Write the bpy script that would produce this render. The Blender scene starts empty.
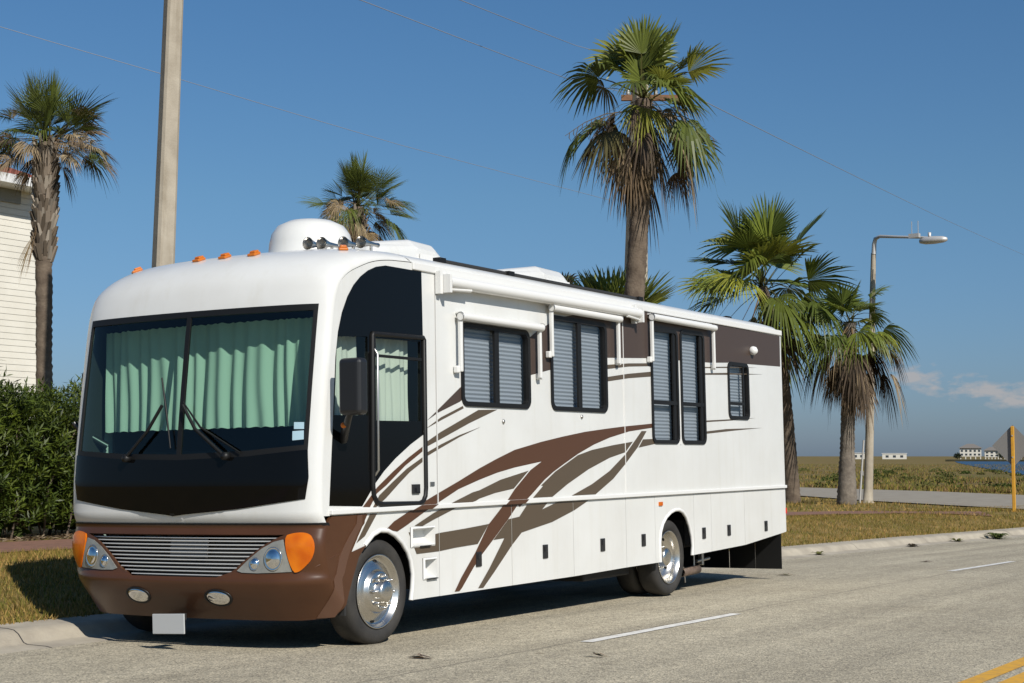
import bpy, bmesh, math, random
import numpy as np
from mathutils import Vector, Matrix
from mathutils.geometry import delaunay_2d_cdt

sc = bpy.context.scene
COL = sc.collection
PI = math.pi
rnd = random.Random(7)

# ------------------------------------------------------------------ camera
cd = bpy.data.cameras.new('camera')
cam = bpy.data.objects.new('camera', cd); COL.objects.link(cam)
cd.sensor_width = 36.0; cd.lens = 1566.6 / 1024 * 36.0
cd.clip_start = 0.1; cd.clip_end = 12000
cam.location = (0, 0, 1.5)
cam.rotation_euler = (PI/2 + math.atan(114.5/1566.6), 0, math.radians(29.945))
sc.camera = cam

# ------------------------------------------------------------------ sun, sky, exposure
SUN_EL = math.radians(37.0)
TO_SUN = Vector((0.865*math.cos(SUN_EL), -0.50*math.cos(SUN_EL), math.sin(SUN_EL)))
sl = bpy.data.lights.new('sun', 'SUN'); sl.energy = 4.3; sl.angle = math.radians(0.5); sl.color = (1.0, 0.945, 0.865)
so = bpy.data.objects.new('sun', sl); COL.objects.link(so)
so.rotation_euler = TO_SUN.to_track_quat('Z', 'Y').to_euler(); so.location = (20, -10, 30)

world = bpy.data.worlds.new('World'); sc.world = world; world.use_nodes = True
nt = world.node_tree; nt.nodes.clear()
wo = nt.nodes.new('ShaderNodeOutputWorld'); bg = nt.nodes.new('ShaderNodeBackground')
sky = nt.nodes.new('ShaderNodeTexSky'); sky.sky_type = 'NISHITA'; sky.sun_disc = False
sky.sun_elevation = SUN_EL; sky.sun_rotation = math.atan2(TO_SUN.x, TO_SUN.y)
sky.air_density = 1.0; sky.dust_density = 0.6; sky.ozone_density = 2.2; sky.altitude = 0
bg.inputs['Strength'].default_value = 0.10
tc = nt.nodes.new('ShaderNodeTexCoord')
sep = nt.nodes.new('ShaderNodeSeparateXYZ'); nt.links.new(tc.outputs['Generated'], sep.inputs[0])
def wmath(op, a, b=None):
    n = nt.nodes.new('ShaderNodeMath'); n.operation = op
    for i, v in enumerate((a, b)):
        if v is None: continue
        if isinstance(v, (int, float)): n.inputs[i].default_value = v
        else: nt.links.new(v, n.inputs[i])
    return n.outputs[0]
# the clear sky is a deeper blue than the model's: tint by elevation
ramp = nt.nodes.new('ShaderNodeValToRGB'); nt.links.new(sep.outputs['Z'], ramp.inputs[0])
ramp.color_ramp.elements[0].position = 0.0; ramp.color_ramp.elements[0].color = SKY_LOW = (0.28, 0.37, 0.60, 1)
ramp.color_ramp.elements[1].position = 0.34; ramp.color_ramp.elements[1].color = SKY_HIGH = (0.315, 0.52, 0.67, 1)
e_ = ramp.color_ramp.elements.new(0.163); e_.color = (0.335, 0.485, 0.60, 1)
mul = nt.nodes.new('ShaderNodeMix'); mul.data_type = 'RGBA'; mul.blend_type = 'MULTIPLY'; mul.inputs[0].default_value = 1.0
nt.links.new(sky.outputs[0], mul.inputs['A']); nt.links.new(ramp.outputs[0], mul.inputs['B'])
# low fair-weather cloud bank near the horizon
mp = nt.nodes.new('ShaderNodeMapping'); mp.inputs['Scale'].default_value = (22, 22, 52)
nt.links.new(tc.outputs['Generated'], mp.inputs[0])
nz = nt.nodes.new('ShaderNodeTexNoise'); nz.inputs['Scale'].default_value = 2.6; nz.inputs['Detail'].default_value = 6; nz.inputs['Roughness'].default_value = .55
nt.links.new(mp.outputs[0], nz.inputs['Vector'])
az = wmath('ARCTAN2', wmath('MULTIPLY', sep.outputs['X'], -1.0), sep.outputs['Y'])
def gauss(v, c, w):
    d = wmath('DIVIDE', wmath('SUBTRACT', v, c), w)
    return wmath('POWER', 2.718, wmath('MULTIPLY', wmath('MULTIPLY', d, d), -1.0))
zc = wmath('ADD', 0.0475, wmath('MULTIPLY', wmath('SUBTRACT', az, 0.26), 0.22))
dz = wmath('DIVIDE', wmath('SUBTRACT', sep.outputs['Z'], zc), 0.0105)
gz = wmath('POWER', 2.718, wmath('MULTIPLY', wmath('MULTIPLY', dz, dz), -1.0))
ma = wmath('MULTIPLY', gauss(az, 0.255, 0.055), gz)
mb2 = wmath('MULTIPLY', wmath('MULTIPLY', gauss(az, 0.17, 0.10), gauss(sep.outputs['Z'], 0.036, 0.012)), 0.55)
msk = wmath('ADD', ma, mb2)
cl = nt.nodes.new('ShaderNodeMapRange'); cl.inputs['From Min'].default_value = 0.38; cl.inputs['From Max'].default_value = 0.58
nt.links.new(wmath('MULTIPLY', nz.outputs[0], wmath('POWER', msk, 0.6)), cl.inputs['Value'])
mixc = nt.nodes.new('ShaderNodeMix'); mixc.data_type = 'RGBA'
nt.links.new(wmath('MULTIPLY', cl.outputs[0], 0.8), mixc.inputs[0]); nt.links.new(mul.outputs['Result'], mixc.inputs['A'])
mixc.inputs['B'].default_value = (3.5, 3.35, 3.35, 1)
nt.links.new(mixc.outputs['Result'], bg.inputs['Color']); nt.links.new(bg.outputs[0], wo.inputs[0])

sc.view_settings.view_transform = 'Standard'; sc.view_settings.look = 'None'
sc.view_settings.exposure = 0.32; sc.view_settings.gamma = 1.0; sc.view_settings.use_curve_mapping = False
sc.cycles.max_bounces = 8; sc.cycles.transparent_max_bounces = 12; sc.cycles.caustics_reflective = False; sc.cycles.caustics_refractive = False

# ------------------------------------------------------------------ materials
def mat(name, color, rough=0.5, metal=0.0, spec=0.5, noise=None, bump=0.0, bscale=60.0, coat=0.0, color2=None, nscale=6.0, trans=0.0, attr=False, ndetail=6, nlo=.35, nhi=.65, grime=None):
    m = bpy.data.materials.new(name); m.use_nodes = True
    t = m.node_tree; b = t.nodes['Principled BSDF']
    b.inputs['Base Color'].default_value = (*color, 1); b.inputs['Roughness'].default_value = rough
    b.inputs['Metallic'].default_value = metal; b.inputs['Specular IOR Level'].default_value = spec
    if coat: b.inputs['Coat Weight'].default_value = coat; b.inputs['Coat Roughness'].default_value = .06
    tcn = t.nodes.new('ShaderNodeTexCoord')
    src = None
    if color2 is not None:
        n = t.nodes.new('ShaderNodeTexNoise'); n.inputs['Scale'].default_value = nscale; n.inputs['Detail'].default_value = ndetail; n.inputs['Roughness'].default_value = .6
        t.links.new(tcn.outputs['Object'], n.inputs['Vector'])
        r = t.nodes.new('ShaderNodeValToRGB'); r.color_ramp.elements[0].position = nlo; r.color_ramp.elements[1].position = nhi
        r.color_ramp.elements[0].color = (*color, 1); r.color_ramp.elements[1].color = (*color2, 1)
        t.links.new(n.outputs[0], r.inputs[0]); src = r.outputs[0]
    if attr:
        a = t.nodes.new('ShaderNodeAttribute'); a.attribute_name = 'tint'
        if src is None: src = a.outputs['Color']
        else:
            x = t.nodes.new('ShaderNodeMix'); x.data_type = 'RGBA'; x.blend_type = 'MULTIPLY'; x.inputs[0].default_value = 1
            t.links.new(src, x.inputs['A']); t.links.new(a.outputs['Color'], x.inputs['B']); src = x.outputs['Result']
    if grime:                                                       # thin rain streaks and road film with a shape of their own
        mpg = t.nodes.new('ShaderNodeMapping'); mpg.inputs['Scale'].default_value = (9, 9, .55); t.links.new(tcn.outputs['Object'], mpg.inputs[0])
        ng = t.nodes.new('ShaderNodeTexNoise'); ng.inputs['Scale'].default_value = 1.0; ng.inputs['Detail'].default_value = 7; ng.inputs['Roughness'].default_value = .65; t.links.new(mpg.outputs[0], ng.inputs['Vector'])
        rg_ = t.nodes.new('ShaderNodeValToRGB'); rg_.color_ramp.elements[0].position = .52; rg_.color_ramp.elements[1].position = .80
        rg_.color_ramp.elements[0].color = (1, 1, 1, 1); rg_.color_ramp.elements[1].color = (*grime, 1); t.links.new(ng.outputs[0], rg_.inputs[0])
        xg = t.nodes.new('ShaderNodeMix'); xg.data_type = 'RGBA'; xg.blend_type = 'MULTIPLY'; xg.inputs[0].default_value = 1
        t.links.new(src, xg.inputs['A']); t.links.new(rg_.outputs[0], xg.inputs['B']); src = xg.outputs['Result']
    if src is not None: t.links.new(src, b.inputs['Base Color'])
    if bump:
        n2 = t.nodes.new('ShaderNodeTexNoise'); n2.inputs['Scale'].default_value = bscale; n2.inputs['Detail'].default_value = 4
        t.links.new(tcn.outputs['Object'], n2.inputs['Vector'])
        bp = t.nodes.new('ShaderNodeBump'); bp.inputs['Strength'].default_value = bump; bp.inputs['Distance'].default_value = .02
        t.links.new(n2.outputs[0], bp.inputs['Height']); t.links.new(bp.outputs[0], b.inputs['Normal'])
    if trans:
        tr = t.nodes.new('ShaderNodeBsdfTranslucent'); mx = t.nodes.new('ShaderNodeMixShader'); mx.inputs[0].default_value = trans
        if src is not None: t.links.new(src, tr.inputs[0])
        else: tr.inputs[0].default_value = (*color, 1)
        out = t.nodes['Material Output']
        t.links.new(b.outputs[0], mx.inputs[1]); t.links.new(tr.outputs[0], mx.inputs[2]); t.links.new(mx.outputs[0], out.inputs[0])
    return m

def glass_mat(name, tint, refl=(1, 1, 1), rough=0.0, ior=1.5, tint_rough=None):
    m = bpy.data.materials.new(name); m.use_nodes = True
    t = m.node_tree; t.nodes.clear()
    o = t.nodes.new('ShaderNodeOutputMaterial'); tr = t.nodes.new('ShaderNodeBsdfTransparent'); tr.inputs[0].default_value = (*tint, 1)
    g = t.nodes.new('ShaderNodeBsdfGlossy'); g.inputs['Roughness'].default_value = rough; g.inputs['Color'].default_value = (*refl, 1)
    ge = t.nodes.new('ShaderNodeNewGeometry'); vd = t.nodes.new('ShaderNodeVectorMath'); vd.operation = 'DOT_PRODUCT'
    t.links.new(ge.outputs['Normal'], vd.inputs[0]); t.links.new(ge.outputs['Incoming'], vd.inputs[1])
    def mth(op, a, b_=None):
        n = t.nodes.new('ShaderNodeMath'); n.operation = op
        for i, v in enumerate((a, b_)):
            if v is None: continue
            if isinstance(v, (int, float)): n.inputs[i].default_value = v
            else: t.links.new(v, n.inputs[i])
        return n.outputs[0]
    fr_ = mth('POWER', mth('SUBTRACT', 1.0, mth('ABSOLUTE', vd.outputs['Value'])), 5.0)
    class _f: outputs = [mth('MULTIPLY_ADD', fr_, .96)]
    f = _f; f.outputs[0].node.inputs[2].default_value = .04
    mx = t.nodes.new('ShaderNodeMixShader'); t.links.new(f.outputs[0], mx.inputs[0]); t.links.new(tr.outputs[0], mx.inputs[1]); t.links.new(g.outputs[0], mx.inputs[2])
    t.links.new(mx.outputs[0], o.inputs[0]); return m

M = {}
M['white'] = mat('white_gelcoat', (.645, .65, .63), .28, color2=(.60, .60, .575), nscale=1.3, coat=.25, grime=(.94, .93, .90))
M['trim'] = mat('white_trim', (.655, .655, .635), .4)
M['bronze'] = mat('bronze_paint', (.074, .031, .014), .34, spec=.3, color2=(.062, .026, .012), nscale=2.0, coat=.12)
M['bronze_light'] = mat('light_bronze_paint', (.125, .064, .040), .32, metal=.25)
M['red_brown'] = mat('red_brown_graphic', (.080, .037, .020), .35, spec=.3)
M['taupe'] = mat('taupe_graphic', (.086, .064, .043), .35, spec=.3)
M['purple_brown'] = mat('dusky_brown_graphic', (.060, .042, .034), .4, spec=.25)
M['black_gloss'] = mat('black_gloss', (.003, .003, .0032), .05, spec=.22)
M['black'] = mat('black_rubber', (.008, .008, .008), .5, spec=.3)
M['black_plastic'] = mat('black_plastic', (.014, .014, .015), .35)
M['dark'] = mat('dark_chassis', (.02, .02, .02), .7)
M['interior'] = mat('dark_interior', (.018, .018, .018), .85)
M['tyre'] = mat('tyre_rubber', (.020, .019, .018), .75, bump=.2, bscale=90, color2=(.036, .033, .029), nscale=5)
M['chrome'] = mat('polished_metal', (.62, .60, .56), .27, metal=1.0)
M['rust'] = mat('rusty_pipe', (.16, .115, .085), .7, color2=(.09, .06, .045), nscale=14)
M['steel'] = mat('dull_metal', (.45, .44, .42), .38, metal=1.0)
M['grille'] = mat('satin_metal', (.60, .60, .58), .35, metal=.4)
M['amber'] = mat('amber_lens', (.76, .20, .006), .12, trans=.2, color2=(.58, .11, .003), nscale=7, ndetail=1, bump=.12, bscale=30)
M['amber_small'] = mat('dull_amber_lens', (.50, .14, .015), .3)
M['lens'] = mat('headlight_lens', (.26, .26, .235), .12, coat=.5, color2=(.17, .17, .155), nscale=9)
M['lamp'] = mat('lamp_glass', (.74, .74, .74), .10, metal=1.0)
M['plate'] = mat('blank_plate', (.40, .41, .41), .5)
M['badge'] = mat('grey_badge', (.12, .12, .12), .45)
M['red'] = mat('red_lens', (.6, .03, .02), .2)
M['curtain'] = mat('curtain_cloth', (.56, .60, .52), .9, trans=.1)
M['blind'] = mat('pleated_blind', (.60, .61, .61), .85)
M['sticker'] = mat('pale_blue_sticker', (.35, .50, .58), .5)
M['pane_dark'] = glass_mat('tinted_window_glass', (.58, .62, .66), ior=1.45)
M['pane_clear'] = glass_mat('cab_window_glass', (.80, .86, .84), ior=1.45)
M['screen'] = glass_mat('windscreen_glass', (.58, .77, .70), ior=1.45)
M['concrete_pole'] = mat('pale_concrete', (.40, .355, .28), .85, color2=(.30, .26, .20), nscale=2.2, bump=.15, bscale=40, grime=(.70, .67, .62))
M['concrete'] = mat('kerb_concrete', (.41, .365, .285), .9, color2=(.29, .255, .20), nscale=2.2, bump=.3, bscale=70)
M['galv'] = mat('galvanised_metal', (.50, .49, .47), .5, metal=.35)
M['wire'] = mat('wire_metal', (.22, .23, .25), .5)
M['yellow_post'] = mat('yellow_paint', (.62, .32, .03), .5, color2=(.5, .25, .03), nscale=9)
M['sign_back'] = mat('sign_back_metal', (.23, .22, .205), .55, metal=.3)
M['road_white'] = mat('road_white_paint', (.72, .71, .67), .7, color2=(.42, .39, .35), nscale=14, nlo=.45, nhi=.75)
M['road_yellow'] = mat('road_yellow_paint', (.62, .33, .03), .7, color2=(.42, .24, .06), nscale=16, nlo=.45, nhi=.75)
M['wood'] = mat('weathered_wood', (.20, .10, .05), .85, color2=(.14, .07, .035), nscale=12)
M['leaf'] = mat('leaf', (1, 1, 1), .45, attr=True, trans=.32, spec=.35)
M['dry'] = mat('dry_leaf', (1, 1, 1), .85, attr=True, trans=.10, spec=.15)
M['grass'] = mat('grass_blade', (1, 1, 1), .8, attr=True, trans=.2, spec=.1)

# ------------------------------------------------------------------ mesh helpers
class MB:
    def __init__(s): s.v = []; s.f = []; s.sm = []; s.t = []; s.tint = None; s.nrm = {}
    def add(s, vs, fs, smooth=False):
        o = len(s.v); s.v += [tuple(x) for x in vs]
        for f in fs: s.f.append(tuple(i + o for i in f)); s.sm.append(smooth)
        if s.tint is not None: s.t += [s.tint] * len(fs)
        return s
    def box(s, c, d, rot=None, smooth=False):
        x, y, z = d[0]/2, d[1]/2, d[2]/2
        vs = [Vector((i*x, j*y, k*z)) for i in (-1, 1) for j in (-1, 1) for k in (-1, 1)]
        if rot is not None: vs = [rot @ v for v in vs]
        vs = [v + Vector(c) for v in vs]
        return s.add(vs, [(0, 1, 3, 2), (4, 6, 7, 5), (0, 4, 5, 1), (2, 3, 7, 6), (0, 2, 6, 4), (1, 5, 7, 3)], smooth)
    def tube(s, pts, r, n=8, caps=True, smooth=True, flat=1.0):
        pts = [Vector(p) for p in pts]; rs = r if isinstance(r, (list, tuple)) else [r]*len(pts)
        vs = []; fs = []; prev = None
        for i, p in enumerate(pts):
            d = (pts[min(i+1, len(pts)-1)] - pts[max(i-1, 0)]).normalized()
            if prev is None:
                a = d.orthogonal().normalized()
                if abs(d.z) < .9: a = d.cross(Vector((0, 0, 1))).normalized()
            else: a = (prev - d*prev.dot(d)).normalized()
            b = d.cross(a); prev = a
            for k in range(n):
                t = 2*PI*k/n; vs.append(p + (a*math.cos(t) + b*math.sin(t)*flat)*rs[i])
        for i in range(len(pts)-1):
            for k in range(n):
                fs.append((i*n+k, i*n+(k+1) % n, (i+1)*n+(k+1) % n, (i+1)*n+k))
        s.add(vs, fs, smooth)
        if caps:
            s.add(vs[:n], [tuple(range(n-1, -1, -1))]); s.add(vs[-n:], [tuple(range(n))])
        return s
    def lathe(s, prof, o, ax, n=32, smooth=True, ry=1.0):   # prof: (radius, distance along ax)
        ax = Vector(ax).normalized(); a = ax.orthogonal().normalized()
        if abs(ax.z) < .9: a = Vector((0, 0, 1)) - ax*ax.z; a.normalize()
        b = ax.cross(a); o = Vector(o); vs = []; fs = []
        for r, h in prof:
            for k in range(n):
                t = 2*PI*k/n; vs.append(o + ax*h + (a*math.cos(t)*ry + b*math.sin(t))*max(r, 1e-4))
        for i in range(len(prof)-1):
            for k in range(n): fs.append((i*n+k, i*n+(k+1) % n, (i+1)*n+(k+1) % n, (i+1)*n+k))
        return s.add(vs, fs, smooth)
    def build(s, name, m, parent=None, kind=None, doubles=False):
        me = bpy.data.meshes.new(name); me.from_pydata(s.v, [], s.f); me.polygons.foreach_set('use_smooth', s.sm)
        if isinstance(m, (list, tuple)):
            for x in m: me.materials.append(x)
        else: me.materials.append(m)
        if s.t:
            ca = me.attributes.new('tint', 'FLOAT_COLOR', 'FACE')
            ca.data.foreach_set('color', np.array([(*c, 1) for c in s.t], dtype=np.float32).ravel())
        if doubles:
            bm = bmesh.new(); bm.from_mesh(me); bmesh.ops.remove_doubles(bm, verts=bm.verts, dist=1e-4)
            bmesh.ops.recalc_face_normals(bm, faces=bm.faces); bm.to_mesh(me); bm.free()
        me.update()
        if s.nrm and not doubles:
            me.normals_split_custom_set_from_vertices([s.nrm.get(i, (0.0, 0.0, 0.0)) for i in range(len(s.v))])
        o = bpy.data.objects.new(name, me); COL.objects.link(o)
        if parent is not None: o.parent = parent
        if kind: o['kind'] = kind
        return o

def bevel(o, w, seg=2):
    b = o.modifiers.new('bevel', 'BEVEL'); b.width = w; b.segments = seg; b.limit_method = 'ANGLE'; b.angle_limit = math.radians(40)
    return o
def thing(name, label, cat, loc=(0, 0, 0), group=None):
    o = bpy.data.objects.new(name, None); COL.objects.link(o); o.location = loc; o.empty_display_size = .3
    o['label'] = label; o['category'] = cat
    if group: o['group'] = group
    return o
def tag(o, label, cat, group=None):
    o['label'] = label; o['category'] = cat
    if group: o['group'] = group
    return o

def inpoly(p, poly):
    x, y = p; c = False; j = len(poly)-1
    for i in range(len(poly)):
        xi, yi = poly[i]; xj, yj = poly[j]
        if (yi > y) != (yj > y) and x < (xj-xi)*(y-yi)/(yj-yi) + xi: c = not c
        j = i
    return c
def resample(poly, step):
    out = []
    for i in range(len(poly)):
        a, b = poly[i], poly[(i+1) % len(poly)]; d = math.hypot(b[0]-a[0], b[1]-a[1]); n = max(1, int(math.ceil(d/step)))
        for k in range(n): out.append((a[0]+(b[0]-a[0])*k/n, a[1]+(b[1]-a[1])*k/n))
    return out
def cdt(outer, holes=(), step=None, grid=None):
    loops = [outer] + list(holes)
    if step: loops = [resample(l, step) for l in loops]
    vs = []; es = []
    for l in loops:
        o = len(vs); vs += [Vector(p) for p in l]; es += [(o+i, o+(i+1) % len(l)) for i in range(len(l))]
    if grid:
        for g in grid:
            if inpoly(g, outer): vs.append(Vector(g))
    v, e, f, *_ = delaunay_2d_cdt(vs, es, [], 0, 1e-5)
    tris = []
    for t in f:
        c = sum((v[i] for i in t), Vector((0, 0)))/len(t)
        if inpoly(c, loops[0]) and not any(inpoly(c, h) for h in loops[1:]): tris.append(tuple(t))
    return [tuple(x) for x in v], tris
def slab(mbx, outer, holes, fr, bk, step=None, grid=None, smooth=False, back=True, nf=None):
    """outline with holes -> front sheet fr(u,v), optional back sheet bk(u,v) and the rims between"""
    v, tris = cdt(outer, holes, step, grid)
    used = sorted({i for t in tris for i in t}); ix = {o: n for n, o in enumerate(used)}
    A = [fr(*v[i]) for i in used]; T = [tuple(ix[i] for i in t) for t in tris]
    # orient so that the normal follows fr - bk
    if T:
        t = max(T, key=lambda q: (Vector(A[q[1]])-Vector(A[q[0]])).cross(Vector(A[q[2]])-Vector(A[q[0]])).length)
        n = (Vector(A[t[1]])-Vector(A[t[0]])).cross(Vector(A[t[2]])-Vector(A[t[0]]))
        d = Vector(A[t[0]]) - Vector(bk(*v[used[t[0]]]))
        if n.dot(d) < 0: T = [q[::-1] for q in T]
    o0 = len(mbx.v); mbx.add(A, T, smooth)
    if nf:
        for q_, i in enumerate(used): mbx.nrm[o0+q_] = tuple(nf(*v[i]))
    if not back: return mbx
    Bk = [bk(*v[i]) for i in used]
    if nf:
        for q_, i in enumerate(used): mbx.nrm[len(mbx.v)+q_] = tuple(-nf(*v[i]))
    mbx.add(Bk, [q[::-1] for q in T], smooth)
    cnt = {}
    for q in T:
        for i in range(3):
            e = (q[i], q[(i+1) % 3]); cnt[e] = cnt.get(e, 0)+1
    rv = []; rf = []
    for (a, b) in cnt:
        if (b, a) not in cnt:
            o = len(rv); rv += [A[a], Bk[a], Bk[b], A[b]]; rf.append((o, o+1, o+2, o+3))
    mbx.add(rv, rf, False)
    return mbx
def rrect(a0, a1, b0, b1, r, n=5):
    out = []
    for cx, cy, t0 in ((a1-r, b1-r, 0), (a0+r, b1-r, 90), (a0+r, b0+r, 180), (a1-r, b0+r, 270)):
        for k in range(n+1):
            t = math.radians(t0 + 90*k/n); out.append((cx+r*math.cos(t), cy+r*math.sin(t)))
    return out

# ------------------------------------------------------------------ curved nose of the motorhome: plan curve and profile
PROF=[(.27,-.095),(.34,-.145),(.45,-.215),(.53,-.255),(.575,-.27),(.605,-.245),(.88,-.215),(.97,-.185),(.99,-.20),(1.05,-.235),(1.3,-.235),(1.5,-.22),(2.0,-.16),(2.4,-.105),(2.62,-.07),(2.74,-.04),(2.85,.005),(2.945,.085),(3.02,.185),(3.082,.32),(3.125,.48),(3.152,.69),(3.165,.96)]
BW,CW,NW=.10,.10,10
XM=-1.25; HWID=1.25
def bow(t):
    t=min(1.0,abs(t)); return BW*t*t+CW*(1-math.sqrt(max(0.0,1-t**NW)))
_tab=[(0.0,0.0,0.0)]
def _mk():
    s=0;px_,py_=0.0,bow(0);N=400
    for i in range(1,N+1):
        q=i/N; t=1-(1-q)**2.0 if q>0 else 0
        x,y=t*HWID,bow(t); s+=math.hypot(x-px_,y-py_); _tab.append((s,x,y)); px_,py_=x,y
_mk()
SMAX=_tab[-1][0]
def plan(s):
    a=abs(s); sg=1 if s>=0 else -1
    if a>=SMAX: return XM+sg*HWID, bow(1)+(a-SMAX)
    lo,hi=0,len(_tab)-1
    while hi-lo>1:
        m=(lo+hi)//2
        if _tab[m][0]<=a: lo=m
        else: hi=m
    u=(a-_tab[lo][0])/max(1e-9,_tab[hi][0]-_tab[lo][0])
    return XM+sg*(_tab[lo][1]+u*(_tab[hi][1]-_tab[lo][1])), _tab[lo][2]+u*(_tab[hi][2]-_tab[lo][2])
_pt=[]
def _mkp():
    p=PROF[0][0]
    for i,(z,y) in enumerate(PROF):
        if i: 
            zz,yy=PROF[i-1]; p+= (z-zz) if z<=2.63 else math.hypot(z-zz,y-yy)
        _pt.append((p,y,z))
_mkp()
PMAX=_pt[-1][0]
def prof(p):
    if p<=_pt[0][0]: return _pt[0][1],p
    if p>=PMAX: return _pt[-1][1]+(p-PMAX),_pt[-1][2]
    for i in range(1,len(_pt)):
        if p<=_pt[i][0]:
            a,b=_pt[i-1],_pt[i]; u=(p-a[0])/(b[0]-a[0])
            if p>2.3 and 2<=i<len(_pt)-1:   # catmull-rom on the cap
                c0,c3=_pt[i-2],_pt[i+1]; r=[]
                for k in (1,2):
                    m1=(b[k]-c0[k])/(b[0]-c0[0])*(b[0]-a[0]); m2=(c3[k]-a[k])/(c3[0]-a[0])*(b[0]-a[0])
                    r.append((2*u**3-3*u*u+1)*a[k]+(u**3-2*u*u+u)*m1+(-2*u**3+3*u*u)*b[k]+(u**3-u*u)*m2)
                return r[0],r[1]
            return a[1]+u*(b[1]-a[1]),a[2]+u*(b[2]-a[2])
def sstep(a,b,x):
    x=max(0.0,min(1.0,(x-a)/(b-a))); return x*x*(3-2*x)
def F(s,p):
    x,yb=plan(s); y,z=prof(p)
    t=min(1.0,abs(x-XM)/HWID)
    y+=.22*(1-sstep(.27,.85,p))*t**6
    w=sstep(2.55,3.25,p)
    z-=w*(.02*t*t+.10*(1-math.sqrt(max(0.0,1-t**6))))
    return (x,y+yb,z)

# ------------------------------------------------------------------ motorhome: local axes x = towards road centre (side plane x=0), y = rearwards, z = up
def FN(s, p):
    e = 1e-3
    a = Vector(F(s+e, p)) - Vector(F(s-e, p)); b = Vector(F(s, p+e)) - Vector(F(s, p-e))
    return a.cross(b).normalized()
def off(d): return lambda s, p: tuple(Vector(F(s, p)) + FN(s, p)*d)
_sg = sorted({round(i*.08, 3) for i in range(12)} | {round(.93+i*.015, 3) for i in range(28)})
SG = sorted({-x for x in _sg} | set(_sg))
def fgrid(p0, p1, st): 
    n = max(2, int((p1-p0)/st)); return [(s, p0+(p1-p0)*(i+.5)/n) for s in SG for i in range(n)]
def drape(mbx, outer, holes=(), o=0.0, th=.02, step=.06, st=.07, back=True):
    ps = [q[1] for q in outer]
    return slab(mbx, outer, holes, off(o), off(o-th), step, fgrid(min(ps), max(ps), st), smooth=True, back=back, nf=FN)
def side(mbx, outer, holes=(), x=0.0, th=.03, step=None):
    return slab(mbx, outer, holes, lambda y, z: (x, y, z), lambda y, z: (x-th, y, z), step)
W = 2.50; REAR = 9.66; TOP = 2.985

RVR = Matrix(((0.99984, 0.00128, -0.01805), (-0.00134, 0.99999, -0.00311), (0.01805, 0.00313, 0.99983)))
rv = thing('motorhome', 'large white motorhome with brown swoosh stripes parked along the kerb', 'motorhome', (-6.950, 9.360, 0.020))
rv.rotation_euler = RVR.to_euler()

# openings
WS = [(-1.140, 2.628), (1.175, 2.622), (1.175, 1.525), (1.190, 1.33), (1.165, 1.175), (.587, 1.103), (-.02, 1.055), (-.58, 1.106), (-1.13, 1.178), (-1.17, 1.33), (-1.165, 1.525)]
BAND = [(1.175, 1.525), (1.190, 1.33), (1.165, 1.175), (.587, 1.103), (-.02, 1.055), (-.58, 1.106), (-1.13, 1.178), (-1.17, 1.33), (-1.165, 1.525), (-.587, 1.483), (.02, 1.466), (.667, 1.483)]
GLS = [(-1.140, 2.628), (1.175, 2.622), (1.175, 1.525), (.667, 1.483), (.02, 1.466), (-.587, 1.483), (-1.165, 1.525)]
BLK = [(.040, 1.113), (.086, 1.646), (.131, 2.218), (.165, 2.412), (.216, 2.560), (.29, 2.690), (.37, 2.785), (.46, 2.858), (.56, 2.915), (.67, 2.955), (.80, 2.978), (1.315, 2.980), (1.325, 2.418), (1.328, 1.655), (1.13, 1.572), (.911, 1.460), (.75, 1.360), (.628, 1.265), (.53, 1.170), (.455, 1.097)]
CABW = [(.150, 2.375), (.545, 2.400), (.545, 1.790), (.108, 1.785)]
DOORW = [(.640, 2.392), (1.287, 2.405), (1.278, 1.757), (.640, 1.752)]
WIN = [(1.905, 3.095, 1.895, 2.612), (3.490, 4.665, 1.893, 2.792), (5.705, 6.405, 1.591, 2.835), (6.470, 7.145, 1.588, 2.855), (7.835, 8.497, 1.886, 2.566)]
def winhole(w, g=.02): return rrect(w[0]+g, w[1]-g, w[2]+g, w[3]-g, .07)

# front cap: white shell with one opening for windscreen and dark band
b = MB()
drape(b, [(-SMAX, .985), (SMAX, .985), (SMAX, PMAX), (-SMAX, PMAX)], [WS], 0, .03, st=.06)
front = b.build('front_cap', M['white'], rv)
b = MB(); drape(b, [(s, p+(.004 if p > 1.4 else -.006)) for s, p in BAND], [], .008, .02); b.build('dark_band', M['black_gloss'], rv)
# windscreen: black border, centre bar, two panes
def inset(poly, d):
    c = (sum(p[0] for p in poly)/len(poly), sum(p[1] for p in poly)/len(poly))
    return [(p[0] + (d if p[0] < c[0] else -d), p[1] + (d if p[1] < c[1] else -d)) for p in poly]
L_P = [(-1.118, 2.575), (-.018, 2.578), (-.003, 1.515), (-.58, 1.53), (-1.128, 1.565)]
R_P = [(.022, 2.578), (1.140, 2.572), (1.143, 1.565), (.66, 1.53), (.038, 1.515)]
b = MB(); drape(b, GLS, [L_P, R_P], .002, .02)
ws = b.build('windscreen', M['black'], rv)
for P in (L_P, R_P):
    b = MB(); drape(b, P, [], -.008, .005, back=False); b.build('windscreen_pane', M['screen'], ws)
for P in ([(1.05, 1.735), (1.130, 1.733), (1.133, 1.682), (1.053, 1.684)], [(1.042, 1.668), (1.132, 1.672), (1.136, 1.606), (1.046, 1.600)]):
    b = MB(); drape(b, P, [], -.004, .003); b.build('sticker', M['sticker'], ws)
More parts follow.
